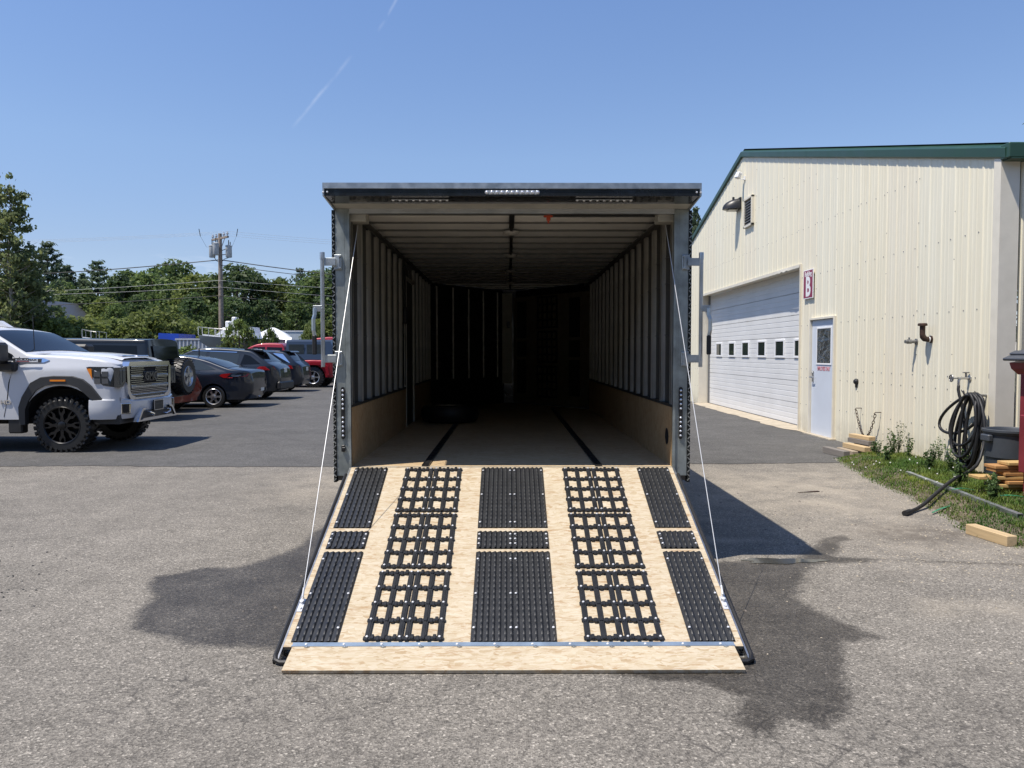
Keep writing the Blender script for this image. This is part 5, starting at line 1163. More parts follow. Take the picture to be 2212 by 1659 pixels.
# ---- dark navy sedan
D = Car('sedan', 'dark navy sedan with silver six spoke wheels and wide red tail lights', (-9.80, 22.62, 0), math.pi, 4.68, 1.86,
        [(-2.34, .98), (-2.28, 1.05), (-1.95, 1.10), (-1.75, 1.12), (-.95, 1.42), (-.2, 1.50), (.35, 1.48), (1.25, 1.04), (1.4, .98), (2.1, .85), (2.34, .68)], [(-2.4, 1.0), (-1.5, .98), (1.3, .90), (2.4, .8)], .24, (-1.36, 1.36), .325, 'paint_navy', roof=1.5, tumble=.27, tail=[(.24, -.10), (.45, .05), (.75, .06), (.95, .0), (1.1, .04)], plan=.17, arch=.375)
for s_ in (-1, 1):
    D.side('side_window', [(-1.42, 1.09), (-.92, 1.34), (-.80, 1.38), (-.76, 1.07)], 'car_glass_light', s_); D.side('side_window', [(-.70, 1.06), (-.72, 1.39), (.0, 1.43), (.04, 1.03)], 'car_glass_light', s_); D.side('side_window', [(.12, 1.02), (.08, 1.43), (.32, 1.42), (.98, 1.02)], 'car_glass', s_)
    tl = D.side('tail_light', [(-2.26, .90), (-2.30, .99), (-1.95, 1.0), (-1.62, .97), (-1.55, .92), (-1.66, .86), (-1.9, .86)], 'lens_red', s_, off=.01)
    D.side('reversing_lamp', [(-2.14, .90), (-2.14, .945), (-1.88, .945), (-1.9, .90)], 'lens_clear', s_, off=.016, parent=tl)
    D.side('door_gap', [(.06, 1.0), (.066, 1.0), (.03, .35), (.024, .35)], 'underside', s_, off=.002); D.side('door_gap', [(-.86, 1.02), (-.853, 1.02), (-.95, .75), (-1.02, .65), (-1.027, .65), (-.957, .75)], 'underside', s_, off=.002)
    MB().box(-.72, -.5, *sorted((s_ * .915, s_ * .94)), .90, .93, ch=.008).box(.2, .42, *sorted((s_ * .915, s_ * .94)), .88, .91, ch=.008).build('door_handle', 'chrome', D.root)
D.screen('rear_window', -1.74, -1.02, 'car_glass', .08); D.screen('windshield', .45, 1.25, 'car_glass', .08); D.wheels_(1.58, .22, 'rim_silver', 6, .66); plate(D, -2.37, .52, y0=-.25)
MB().box(-2.3, -2.15, -.4, -.2, .25, .30, ch=.02).build('exhaust_tip', 'chrome', D.root); MB().box(-.62, -.60, -.02, .02, 1.47, 1.7).build('antenna', 'trim_black', D.root)
# ---- dark SUV with roof spoiler
U = Car('suv', 'dark teal black SUV with a rear spoiler next to the navy sedan', (-10.1, 26.25, 0), math.pi, 4.7, 1.9,
        [(-2.35, 1.02), (-2.25, 1.14), (-2.0, 1.24), (-1.55, 1.60), (-1.3, 1.66), (-.2, 1.74), (.5, 1.70), (1.25, 1.25), (1.4, 1.17), (2.1, 1.05), (2.35, .82)], [(-2.4, 1.12), (-1.5, 1.08), (1.3, 1.02), (2.4, .9)], .3, (-1.38, 1.38), .36, 'paint_charcoal', roof=1.74, tumble=.25, tail=[(.3, -.06), (.5, .06), (.8, .05), (1.1, .0)], plan=.18, arch=.41)
for s_ in (-1, 1):
    U.side('side_window', [(-1.82, 1.20), (-1.45, 1.47), (-1.25, 1.52), (-1.15, 1.18)], 'car_glass', s_); U.side('side_window', [(-1.05, 1.17), (-1.10, 1.54), (-.1, 1.62), (-.05, 1.12)], 'car_glass_light', s_); U.side('side_window', [(.03, 1.11), (.0, 1.62), (.5, 1.59), (1.05, 1.15)], 'car_glass_light', s_)
    U.side('window_trim', [(-1.0, 1.60), (-1.0, 1.575), (.5, 1.64), (.5, 1.655)], 'chrome', s_, off=.012); U.side('tail_light', [(-2.28, 1.0), (-2.22, 1.12), (-1.8, 1.12), (-1.7, 1.06), (-1.9, 1.0)], 'lens_red', s_, off=.01)
U.screen('rear_window', -2.0, -1.56, 'car_glass', .1); U.screen('windshield', .6, 1.25, 'car_glass', .1); U.wheels_(1.6, .24, 'rim_silver', 5, .66)
MB().prism([(-1.86, 1.60), (-1.80, 1.655), (-1.2, 1.715), (-1.2, 1.66)], -.62, .62, 'xz').build('spoiler', 'paint_charcoal', U.root); plate(U, -2.37, .98)
MB().box(-2.44, -2.3, -.8, .8, .34, .62, ch=.05).build('rear_bumper', 'trim_black', U.root)
# ---- second SUV / wagon with chrome window line
V2 = Car('suv', 'smaller dark SUV with chrome window line and red tail lights beyond the charcoal SUV', (-10.72, 31.5, 0), math.pi, 4.6, 1.85,
        [(-2.3, 1.0), (-2.25, 1.1), (-2.05, 1.22), (-1.7, 1.58), (-1.4, 1.64), (-.2, 1.68), (.5, 1.64), (1.2, 1.15), (2.05, 1.0), (2.3, .8)], [(-2.4, 1.1), (2.4, 1.0)], .3, (-1.33, 1.33), .35, 'paint_navy', roof=1.68, tumble=.22, tail=[(.3, -.05), (.5, .06), (.8, .04), (1.1, .0)], plan=.16)
for s_ in (-1, 1):
    V2.side('side_window', [(-1.85, 1.18), (-1.55, 1.5), (.4, 1.55), (1.0, 1.15)], 'car_glass', s_); V2.side('window_trim', [(-1.9, 1.16), (-1.57, 1.53), (-1.2, 1.56), (-1.2, 1.535), (-1.55, 1.505), (-1.84, 1.18)], 'chrome', s_, off=.012); V2.side('tail_light', [(-2.26, .92), (-2.22, 1.06), (-1.75, 1.08), (-1.8, .94)], 'lens_red', s_, off=.01)
V2.screen('rear_window', -2.05, -1.72, 'car_glass', .1); V2.screen('windshield', .6, 1.2, 'car_glass', .1); V2.wheels_(1.56, .23, 'rim_silver', 5, .66); plate(V2, -2.33, .92)
MB().prism([(-1.86, 1.60), (-1.80, 1.65), (-1.4, 1.68), (-1.4, 1.64)], -.6, .6, 'xz').build('spoiler', 'paint_navy', V2.root)
# ---- red pickup with dark topper
P = Car('pickup_truck', 'red pickup truck with a dark blue camper topper at the far end of the row', (-10.93, 35.7, 0), math.pi, 5.4, 1.9,
        [(-2.7, 1.12), (-.62, 1.12), (-.58, 1.72), (-.3, 1.80), (.7, 1.78), (1.35, 1.22), (1.5, 1.15), (2.5, 1.05), (2.7, .85)], [(-2.8, 1.1), (2.8, 1.1)], .42, (-1.75, 1.6), .42, 'paint_red', roof=1.8, tumble=.18, plan=.06, arch=.50)
for s_ in (-1, 1):
    P.side('side_window', [(-.5, 1.2), (-.5, 1.62), (.12, 1.64), (.12, 1.2)], 'car_glass', s_); P.side('side_window', [(.2, 1.2), (.2, 1.64), (.65, 1.64), (1.15, 1.2)], 'car_glass', s_)
    wx = P.wheels[0]; P.strip('fender_flare', [(wx + a, b) for a, b in ((-.68, .5), (-.62, .86), (-.4, 1.04), (.4, 1.04), (.62, .86), (.68, .5))], [(wx + a, b) for a, b in ((-.55, .5), (-.5, .78), (-.3, .92), (.3, .92), (.5, .78), (.55, .5))], 'paint_red', s_, off=.05)
TP = Car.__new__(Car)
m = MB(); sec0 = [(-.92, 1.125), (-.90, 1.25), (-.80, 1.86), (-.70, 1.93), (0, 1.95), (.70, 1.93), (.80, 1.86), (.90, 1.25), (.92, 1.125)]; V = []
for x, k in ((-2.72, 0), (-2.62, .45), (-2.42, 1), (-.66, 1)):
    for yy, z in sec0: V.append((x if k else -2.72, yy * (1 - .02 * (1 - k)), 1.125 + (z - 1.125) * (k if k else .16)))
n_ = 9; m.add(V, [(i * n_ + j, i * n_ + j + 1, (i + 1) * n_ + j + 1, (i + 1) * n_ + j) for i in range(3) for j in range(8)] + [tuple(3 * n_ + j for j in range(9)), tuple(range(9))])
tp = m.build('topper', 'paint_bluegrey', P.root, smooth=30)
for s_ in (-1, 1):
    for a, b in ((-2.2, -1.5), (-1.4, -.78)): MB().prism([(a, 1.30), (b, 1.30), (b, 1.74), (a + .02, 1.74)], *sorted((0, .012)), 'xz', M=Matrix.Translation((0, s_ * .872, 0)) @ Matrix.Rotation(0, 4, 'X')).build('topper_window', 'car_glass_light', tp).rotation_euler = (0, 0, 0)
P.wheels_(1.62, .25, 'rim_silver', 5, .6, tread=24); MB().box(-2.72, -2.705, -.9, -.78, .75, 1.05, ch=.005).box(-2.72, -2.705, .78, .9, .75, 1.05, ch=.005).build('tail_light', 'lens_red', P.root)
MB().box(-2.80, -2.70, -.85, .85, .50, .64, ch=.03).build('rear_bumper', 'trim_black', P.root)
Q = Car('suv', 'bright red SUV whose roof shows above the red pickup', (-10.1, 41.5, 0), math.pi, 4.7, 1.9,
        [(-2.35, 1.2), (-2.2, 1.4), (-1.9, 2.0), (-1.6, 2.06), (.5, 2.05), (1.2, 1.4), (2.2, 1.2), (2.35, 1.0)], [(-2.4, 1.3), (2.4, 1.3)], .4, (-1.35, 1.35), .38, 'paint_red', roof=2.06, tumble=.2)
Q.wheels_(1.6); Q.screen('rear_window', -2.18, -1.92, 'car_glass_light', .1)
for s_ in (-1, 1): Q.side('side_window', [(-1.9, 1.42), (-1.7, 1.88), (-.1, 1.9), (-.1, 1.42)], 'car_glass', s_); Q.side('side_window', [(0, 1.42), (0, 1.9), (.5, 1.88), (1.0, 1.42)], 'car_glass', s_)
P.root.scale = (1.12,) * 3; Q.root.scale = (1.17,) * 3
# ---------------------------------------------------------------- vegetation
def leafmat(name, c, var=.35, tr=.25):
    t = NT(name); g = t.n.new('ShaderNodeNewGeometry'); oi = t.n.new('ShaderNodeObjectInfo')
    r = t.ramp(g.outputs['Random Per Island'], [(0, tuple(q * (1 - var) for q in c)), (.6, c), (1, (c[0] * (1 + var * 1.4), c[1] * (1 + var), c[2] * (1 + var * .3)))])
    big = t.noise(t.co(), .55, 3); r = t.mix(.8, r, t.ramp(big, [(.35, (.72, .78, .8)), (.65, (1.2, 1.12, .95))]), 'MULTIPLY')
    hv = t.n.new('ShaderNodeHueSaturation'); t.l.new(r, hv.inputs['Color']); t.l.new(t.ramp(oi.outputs['Random'], [(0, .8), (1, 1.25)]), hv.inputs['Value']); hv.inputs['Saturation'].default_value = .95
    t.inp('Base Color', hv.outputs[0]); t.inp('Roughness', .55); t.inp('Specular IOR Level', .3)
    tl = t.n.new('ShaderNodeBsdfTranslucent'); t.l.new(hv.outputs[0], tl.inputs[0]); mx = t.n.new('ShaderNodeMixShader'); mx.inputs[0].default_value = tr
    t.l.new(t.b.outputs[0], mx.inputs[1]); t.l.new(tl.outputs[0], mx.inputs[2]); t.l.new(mx.outputs[0], t.out.inputs[0]); return t.m
leafmat('leaf_mid', (.12, .18, .058), .3, .5); leafmat('leaf_yellow', (.165, .215, .058), .3, .5); leafmat('leaf_dark', (.09, .145, .055), .3, .5); leafmat('leaf_pine', (.12, .175, .10), .3, .45); leafmat('leaf_birch', (.24, .30, .13), .5, .5); leafmat('leaf_bush', (.13, .19, .045), .4)
mat('bark', (.16, .14, .12), .9, var=.3, vscale=12, bump=.4); mat('bark_pale', (.32, .29, .25), .85, var=.3, vscale=10)
rng = np.random.default_rng(5)
def quads(C, N, s, asp=1.5):
    """leaf quads at centres C, random orientation biased along N"""
    k = len(C); a = rng.normal(size=(k, 3)) + N * .9; a /= np.linalg.norm(a, axis=1)[:, None]
    b = np.cross(a, rng.normal(size=(k, 3))); b /= np.linalg.norm(b, axis=1)[:, None]; c = np.cross(a, b); s = s * rng.uniform(.6, 1.35, k)[:, None]
    V = np.stack([C - b * s * asp / 2, C + c * s * .42, C + b * s * asp / 2, C - c * s * .42], 1).reshape(-1, 3)
    return V, np.arange(k * 4).reshape(-1, 4)
def leaves_mesh(name, C, N, s, mt, asp=1.5):
    V, F = quads(np.array(C), np.array(N), s, asp); me = bpy.data.meshes.new(name); me.from_pydata(V.tolist(), [], F.tolist()); me.materials.append(MATS[mt]); return me
def clumps(shape, n_cl, n_lf, cr, seedv):
    r = np.random.default_rng(seedv); C = []; N = []; cs = []
    while len(cs) < n_cl:
        p = shape(r)
        if p is not None: cs.append(p)
    for p in cs:
        rr = cr * r.uniform(.6, 1.3); d = r.normal(size=(n_lf, 3)); d /= np.linalg.norm(d, axis=1)[:, None]; q = p + d * rr * (r.uniform(.35, 1, n_lf) ** .5)[:, None] * np.array([1, 1, .7])
        C.append(q); N.append(d + np.array([0, 0, .6]))
    return np.concatenate(C), np.concatenate(N), cs
def decid(H, Wd, seedv, mt, lf=.26, n_cl=150, n_lf=34, base=.12, cr=None, name='leaf_crown'):
    def shape(r):
        z = r.uniform(base, 1); g = r.uniform(0, 2 * math.pi); lob = 1 + .22 * math.sin(2 * g + seedv) + .16 * math.sin(5 * g + seedv * 2 + z * 7)
        e = math.sin(math.pi * min(1, max(0, (z - base * .5) / (1 - base * .5))) ** .75) ** .6; R_ = Wd / 2 * e * lob * r.uniform(.55, 1.02)
        return np.array([R_ * math.cos(g), R_ * math.sin(g), z * H - (.06 * H * r.uniform() if z > .9 else 0)])
    C, N, cs = clumps(shape, n_cl, n_lf, cr or Wd * .11, seedv); crown = leaves_mesh(name, C, N, lf, mt)
    m = MB(); m.tube([(0, 0, 0), (.05 * H * .2, 0, H * .35), (-.02, .03, H * .7), (0, 0, H * .93)], [H * .018, H * .014, H * .008, .015], 7)
    for p in cs[::7]:
        z0 = max(.15 * H, p[2] * .62); a = Vector((0, 0, z0)); b = Vector(p); m.tube([a, a.lerp(b, .5) + Vector((0, 0, .05 * H)), b], [H * .006, H * .004, .012], 5)
    return m.mesh('trunk', 'bark', 'all'), crown
def pine(H, Wd, seedv, lf=.2, gap=.8):
    r = np.random.default_rng(seedv); C = []; N = []; m = MB(); m.tube([(0, 0, 0), (0, 0, H * .6), (0, 0, H)], [H * .016, H * .009, .015], 7); z = H * .12
    while z < H * .985:
        f = z / H; R_ = Wd / 2 * (1 - f) ** .7 * r.uniform(.8, 1.1) + .15; nb = r.integers(6, 9); g0 = r.uniform(0, 6.28)
        for k in range(nb):
            g = g0 + 2 * math.pi * k / nb + r.uniform(-.2, .2); Rb = R_ * r.uniform(.65, 1.15); up = .34 + .5 * f
            tip = np.array([Rb * math.cos(g), Rb * math.sin(g), z + Rb * up]); m.tube([(0, 0, z), tuple(tip * .6 + np.array([0, 0, z]) * .4 - np.array([0, 0, .08 * Rb])), tuple(tip)], [.04 * (1 - f) + .012, .02, .006], 4, cap=False)
            n_ = int(10 + 20 * Rb); t_ = r.uniform(.25, 1.0, n_)[:, None]; base = np.array([0, 0, z]); q = base + (tip - base) * t_; q[:, 2] -= .15 * Rb * np.sin(math.pi * t_[:, 0])
            q += r.normal(size=(n_, 3)) * np.array([.15, .15, .08]) * (1.2 - f * .5) * np.sqrt(Wd / 5); C.append(q); N.append(np.tile([.5 * math.cos(g), .5 * math.sin(g), .3], (n_, 1)))
        z += gap * r.uniform(.8, 1.2) * (1 - .3 * f)
    return m.mesh('trunk', 'bark', 'all'), leaves_mesh('needle_crown', np.concatenate(C), np.concatenate(N), lf, 'leaf_pine', 2.0)
PROTO = {'a': decid(10, 7, 1, 'leaf_mid'), 'b': decid(10, 6.2, 2, 'leaf_dark'), 'c': decid(10, 6.6, 3, 'leaf_yellow'), 'd': decid(10, 5.4, 4, 'leaf_mid', n_cl=130), 'e': decid(10, 7.5, 6, 'leaf_dark', n_cl=170), 'p': pine(12, 6.0, 1), 'q': pine(12, 5.0, 2, gap=.6), 'low': decid(4, 5.2, 9, 'leaf_yellow', lf=.2, n_cl=110, n_lf=34, base=.02)}
def gpos(u, Y): return (u - 1106) / 1662 * Y
def hgt(v, Y): return 1.555 + Y * (763 - v) / 1662
def tree(kind, u, Y, vtop, label, cat='tree', wid=1.0, name=None, group='trees beyond the parking lot'):
    tr, cr = PROTO[kind]; H0 = {'p': 12, 'q': 12, 'low': 4}.get(kind, 10); s = hgt(vtop, Y) / H0
    o = thing(name or {'p': 'pine_tree', 'q': 'pine_tree', 'low': 'shrub'}.get(kind, 'leafy_tree'), label, cat, (gpos(u, Y), Y, 0), random.uniform(0, 6.28), group)
    link('trunk', tr, o, scale=(s * wid, s * wid, s)); link(cr.name.split('.')[0], cr, o, scale=(s * wid, s * wid, s)); return o
KW = {'a': 'mid green leafy tree', 'b': 'dark green leafy tree', 'c': 'yellow green leafy tree', 'd': 'narrow mid green tree', 'e': 'broad dark green tree', 'p': 'tall pine', 'q': 'slender pine'}
TL = [  # kind, u, Y, vtop, width, where
 ('p', 30, 78, 560, 1.0, 'partly behind the tall birch at the left edge'), ('p', 108, 74, 528, 1.15, 'with ragged branches just right of the tall birch'), ('q', 150, 80, 575, 1.1, 'second pine right of the birch'), ('p', 215, 76, 566, 1.25, 'standing highest above the black off road SUV'), ('q', 183, 82, 592, .8, 'thin tip left of the highest pine over the SUV'),
 ('a', 140, 70, 612, 1.0, 'in front of the pines right of the birch'), ('d', 180, 66, 622, 1.1, 'below the thin pine tip'), ('c', 232, 64, 640, 1.0, 'below the highest pine over the SUV'), ('b', 262, 70, 596, 1.0, 'right of the highest pine over the SUV'),
 ('d', 290, 74, 584, 1.2, 'with a pointed top left of the rounded crowns'), ('a', 322, 72, 590, 1.0, 'second left of the tallest rounded crown'), ('e', 345, 76, 580, .9, 'left of the tallest rounded crown'), ('a', 388, 70, 569, 1.1, 'the tallest rounded crown left of the utility pole'), ('c', 430, 66, 588, 1.0, 'bright crown close left of the utility pole'),
 ('b', 462, 72, 600, .9, 'directly behind the utility pole'), ('e', 516, 68, 573, 1.05, 'the tallest crown right of the utility pole'), ('b', 548, 74, 590, .9, 'on the right shoulder of the tallest crown'), ('c', 592, 70, 602, .9, 'low crown between two pines right of the pole'), ('d', 612, 76, 600, .9, 'behind the low crown right of the pole'),
 ('p', 650, 78, 583, .9, 'feathery pine near the trailer'), ('a', 684, 70, 590, 1.0, 'next to the black trailer edge'), ('e', 712, 72, 582, 1.0, 'touching the trailer edge'), ('c', 755, 72, 588, 1.0, 'mostly hidden behind the trailer'),
 ('c', 60, 60, 650, .9, 'low down behind the white pickup'), ('b', 300, 62, 645, 1.0, 'low dark tree over the off road SUV'), ('a', 255, 58, 660, .9, 'low tree above the spare wheel'), ('b', 420, 60, 640, 1.1, 'low dark tree left of the pole base'), ('e', 500, 60, 640, 1.0, 'low broad tree behind the shrubs right of the pole'), ('b', 575, 60, 650, 1.0, 'low dark tree over the wrapped boats'), ('d', 640, 60, 645, 1.0, 'low tree over the pale storage trailer'), ('a', 120, 60, 665, 1.0, 'low tree between birch and off road SUV'), ('c', 20, 68, 640, 1.0, 'behind the birch trunk'), ('b', 690, 62, 650, 1.0, 'low dark tree at the trailer edge')]
TL += [(('a', 'e', 'c', 'b', 'd')[k % 5], 800 + k * 52, 70 + (k * 37 % 9), 590, 1.1, 'in the line hidden behind the trailer and building') for k in range(13)]
TL += [(('a', 'p', 'c', 'b', 'e', 'q')[k % 6], -60 - k * 75, 66 + (k * 29 % 13), 585 - (k * 17 % 30), 1.15, 'outside the left edge beyond the birches') for k in range(12)]
for kd, u, Y, vt, wd, where in TL: tree(kd, u, Y, vt, (KW[kd] + ' ' + where)[:110], wid=wd * 1.05)
for u, Y, vt, wd, lb in ((350, 50, 672, 1.0, 'yellow green shrub left of the blue container'), (300, 52, 690, 1.2, 'low shrub behind the off road SUV roof'), (180, 48, 690, 1.3, 'wide low shrub right of the pickup roof'), (120, 46, 690, 1.1, 'shrub behind the pickup windshield'), (236, 50, 694, 1.1, 'middle shrub behind the off road SUV'), (676, 48, 700, .35, 'yellow shrub beside the trailer edge'), (720, 50, 690, 1, 'shrub behind the trailer corner'), (425, 52, 700, .9, 'dark low shrub over the ribbed container')) + tuple((800 + k * 95, 62, 705, 1.3, 'low shrub in the line hidden behind the trailer and building') for k in range(8)) + tuple((-60 - k * 110, 55, 700, 1.4, 'low shrub outside the left edge beyond the birches') for k in range(7)):
    tree('low', u, Y, vt, lb, 'shrub', wid=wd, group='low shrubs at the far edge of the lot')
# unseen trees added behind the viewer, blocking bright horizon light from paint and glass
for k in range(22):
    kd = 'abcdepq'[k % 7]; tr, cr = PROTO[kd]; x = -66 + k * 6.2; s_ = random.uniform(1.2, 1.5)
    o = thing({'p': 'pine_tree', 'q': 'pine_tree'}.get(kd, 'leafy_tree'), 'one of the unseen trees added behind the viewer', 'tree', (x, -34 + random.uniform(-5, 5), 0), random.uniform(0, 6), 'unseen trees added behind the viewer')
    link('trunk', tr, o, scale=s_); link(cr.name.split('.')[0], cr, o, scale=(s_ * 1.3, s_ * 1.3, s_))
# leafy bushes between pole and boats
bs = decid(3.4, 3.6, 12, 'leaf_bush', lf=.16, n_cl=120, n_lf=30, base=.02, cr=.36)
for u, Y, vt, sc, lb in ((518, 38, 690, .52, 'bushy young tree in front of the boats, right of the pole'), (585, 38.5, 710, .36, 'smaller bush in front of the white wrapped boat'), (493, 37.5, 735, .5, 'low bush at the foot of the pole')):
    s = hgt(vt, Y) / 3.4; o = thing('bush', lb, 'bush', (gpos(u, Y), Y, 0), 0, 'bushes by the boats'); link('trunk', bs[0], o, scale=(s * sc, s * sc, s)); link('leaf_crown', bs[1], o, scale=(s * sc, s * sc, s))
bs2 = decid(1.2, 1.6, 13, 'leaf_bush', lf=.1, n_cl=50, n_lf=20, base=.02, cr=.2)
for u, Y, lb in ((404, 36, 'small weedy bush in front of the ribbed container'),): o = thing('bush', lb, 'bush', (gpos(u, Y), Y, .3), 0, 'bushes by the boats'); link('trunk', bs2[0], o); link('leaf_crown', bs2[1], o, scale=1.25)
# tall airy tree at the left edge
def birch(H, seedv):
    r = np.random.default_rng(seedv); m = MB(); m.tube([(0, 0, 0), (.1, 0, H * .3), (-.05, .1, H * .6), (.1, 0, H * .85), (.2, 0, H)], [.16, .12, .08, .035, .008], 8); C = []; N = []; z = H * .2
    while z < H * .97:
        f = z / H; R_ = 2.9 * (math.sin(math.pi * min(1, (1 - f) * 1.15 + .05)) ** .55) * (1.12 - f) * 1.25 * r.uniform(.75, 1.15)
        for k in range(4):
            g = r.uniform(0, 6.28); Rb = R_ * r.uniform(.5, 1.1); tip = np.array([Rb * math.cos(g), Rb * math.sin(g), z + Rb * .55]); base = np.array([0, 0, z])
            m.tube([tuple(base), tuple(base + (tip - base) * .5 + np.array([0, 0, -.05])), tuple(tip)], [.035 * (1.2 - f), .02, .006], 5, cap=False)
            for q_ in range(int(2 + 1.7 * Rb)):
                t_ = r.uniform(.25, 1.05); c = base + (tip - base) * t_ + r.normal(size=3) * .22 * (1 + .3 * Rb); n_ = 20; d = r.normal(size=(n_, 3)); C.append(c + d * np.array([.15, .15, .10])); N.append(d)
        z += .38
    for k in range(7):
        g = r.uniform(0, 6.28); a = np.array([.1, 0, H * r.uniform(.86, .96)]); b = a + np.array([math.cos(g) * .9, math.sin(g) * .9, r.uniform(.5, 1.1)]); m.tube([tuple(a), tuple((a + b) / 2 + np.array([0, 0, .1])), tuple(b)], [.018, .012, .006], 4, cap=False)
    return m.mesh('trunk', 'bark_pale', 'all'), leaves_mesh('leaf_crown', np.concatenate(C), np.concatenate(N), .17, 'leaf_birch')
b_ = birch(11.2, 3); o = thing('birch_tree', 'tall airy pale barked tree with sparse leaves at the left edge', 'tree', (gpos(28, 44), 44, 0), 1.0); link('trunk', b_[0], o); link('leaf_crown', b_[1], o)
b2 = birch(7.2, 8); o = thing('birch_tree', 'shorter leafy tree beside the tall airy one at the left edge', 'tree', (gpos(62, 46), 46, 0), 2.0); link('trunk', b2[0], o, scale=(1.1, 1.1, 1)); link('leaf_crown', b2[1], o, scale=(1.1, 1.1, 1))
b2 = birch(8.0, 11); o = thing('birch_tree', 'leafy tree cut by the left edge, beside the tall airy one', 'tree', (gpos(-20, 45), 45, 0), 2.0); link('trunk', b2[0], o, scale=(1.1, 1.1, 1)); link('leaf_crown', b2[1], o, scale=(1.1, 1.1, 1))
# trees behind the building
for kd, u, Y, vt, lb in (('q', 1500, 62, 452, 'leafy tip showing between the trailer and the building roof'), ('p', 2290, 44, 130, 'pine whose branch tips enter at the right edge above the roof')):
    tree(kd, u, Y, vt, lb, wid=.5 if kd == 'q' else 1.0)
# ---------------------------------------------------------------- utility pole and wires
mat('pole_wood', (.27, .22, .18), .9, var=.25, vscale=6, bump=.2); mat('transformer_grey', (.42, .44, .45), .45, var=.05); mat('wire', (.03, .03, .03), .6, var=0); mat('wire_silver', (.35, .36, .36), .5, .3, var=0); mat('porcelain', (.45, .47, .5), .3, var=0)
PY = 58; PX = gpos(479.5, PY); o = thing('utility_pole', 'wooden utility pole with three grey transformers and an angled crossarm', 'utility pole', (PX, PY, 0))
MB().tube([(0, 0, 0), (0, 0, 5), (0, 0, 10.5)], [.21, .18, .135], 12).build('pole', 'pole_wood', o, smooth=True)
A_ = Matrix.Rotation(-.75, 4, 'Z'); zc = 10.15
MB().box(-1.25, 1.25, -.07, .07, -.07, .07, M=Matrix.Translation((0, 0, zc)) @ A_).build('crossarm', 'pole_wood', o)
MB().tube([(0, -.12, zc - 1.1), tuple((A_ @ Vector((-.75, 0, 0))) + Vector((0, 0, zc - .05)))], .025, 5).tube([(0, -.12, zc - 1.1), tuple((A_ @ Vector((.75, 0, 0))) + Vector((0, 0, zc - .05)))], .025, 5).build('brace', 'pole_wood', o)
ins = MB().lathe([(.03, 0), (.03, .1), (.09, .12), (.1, .2), (.05, .25), (.07, .3), (.0001, .34)], 10).mesh('insulator', 'porcelain', True)
for k, t_ in enumerate((-1.15, -.6, 0, .6, 1.15)): p = A_ @ Vector((t_, 0, 0)); link('insulator', ins, o, (p.x, p.y, zc + .06))
tm = MB().lathe([(.0001, 0), (.2, 0), (.225, .04), (.225, .80), (.245, .82), (.24, .88), (.1, .94), (.0001, .95)], 16).mesh('transformer', 'transformer_grey', True); bu = MB().tube([(0, 0, .9), (0, 0, 1.3)], [.04, .03], 6).tube([(.12, 0, .9), (.12, 0, 1.15)], .03, 6).mesh('bushing', 'wire', True)
for x, y, z in ((-.58, -.05, 8.72), (-.16, -.42, 8.85), (.66, -.05, 8.72)): q = link('transformer', tm, o, (x, y, z)); link('bushing', bu, q)
MB().tube([(.0, 0, 9.2), (.45, -.05, 9.35)], .03, 6).tube([(.0, 0, 8.9), (.45, -.05, 8.95)], .03, 6).tube([(-.5, 0, 8.8), (-.3, 0, 8.5), (0, 0, 8.3), (.3, 0, 8.6), (.6, 0, 8.7)], .025, 5).build('bracket', 'wire', o)
for s_, x_ in ((-1, -1.45), (1, 1.25)): MB().tube([(x_, -.05, 10.3), (x_ + s_ * .1, -.05, 10.85)], .028, 5).tube([(s_ * .4, 0, 9.5), (x_ * .7, 0, 9.5), (x_, -.05, 10.3)], .008, 4).build('arrester', 'wire', o)
def wire(lb, L, M_, R_, r, mt, sag=.5):
    a, b, c = Vector(L), Vector(M_), Vector(R_); P_ = []
    for p, q in ((a, b), (b, c)):
        if (q - p).length < .5: continue
        for k in range(15): f = k / 14; v = p.lerp(q, f); v.z -= sag * 4 * f * (1 - f) * (q - p).length / 45; P_.append(v)
    m = MB().tube([p - b for p in P_], r, 5); q = m.build('power_line', mt, None, smooth='all', loc=b, label=lb, cat='power line', group='overhead lines on the utility pole'); return q
LX, LY, RX_, RY_ = -75, 60, 24, 66
for k, (t_, lb) in enumerate(((-1.15, 'thin primary wire on the nearest insulator of the crossarm'), (1.15, 'thin primary wire on the farthest insulator of the crossarm'), (0, 'thin primary wire over the middle of the crossarm'))):
    p = A_ @ Vector((t_, 0, 0)); wire(lb, (LX, LY + p.y, 10.9), (PX + p.x, PY + p.y, zc + .4), (RX_, RY_ + p.y, 10.2), .006, 'wire_silver', .7)
wire('thick dark cable just under the transformers', (LX, LY, 8.2), (PX, PY, 8.55), (RX_, RY_ - 6, 6.0), .035, 'wire', 1.0)
wire('dark service cable sagging right from below the transformers', (PX, PY, 8.15), (PX, PY - .1, 8.15), (RX_, RY_, 4.8), .024, 'wire', .5)
wire('bright steel wire with a loop halfway up the pole', (LX, LY, 6.8), (PX, PY - .2, 7.0), (RX_, RY_, 7.1), .014, 'wire_silver', .8)
wire('black telephone cable low on the pole', (LX, LY, 5.6), (PX, PY - .2, 5.85), (RX_, RY_, 4.9), .024, 'wire', .7)
wire('pale telephone cable above the lowest cable', (LX, LY, 6.9), (PX, PY - .2, 6.5), (RX_, RY_, 5.6), .012, 'wire_silver', .7)
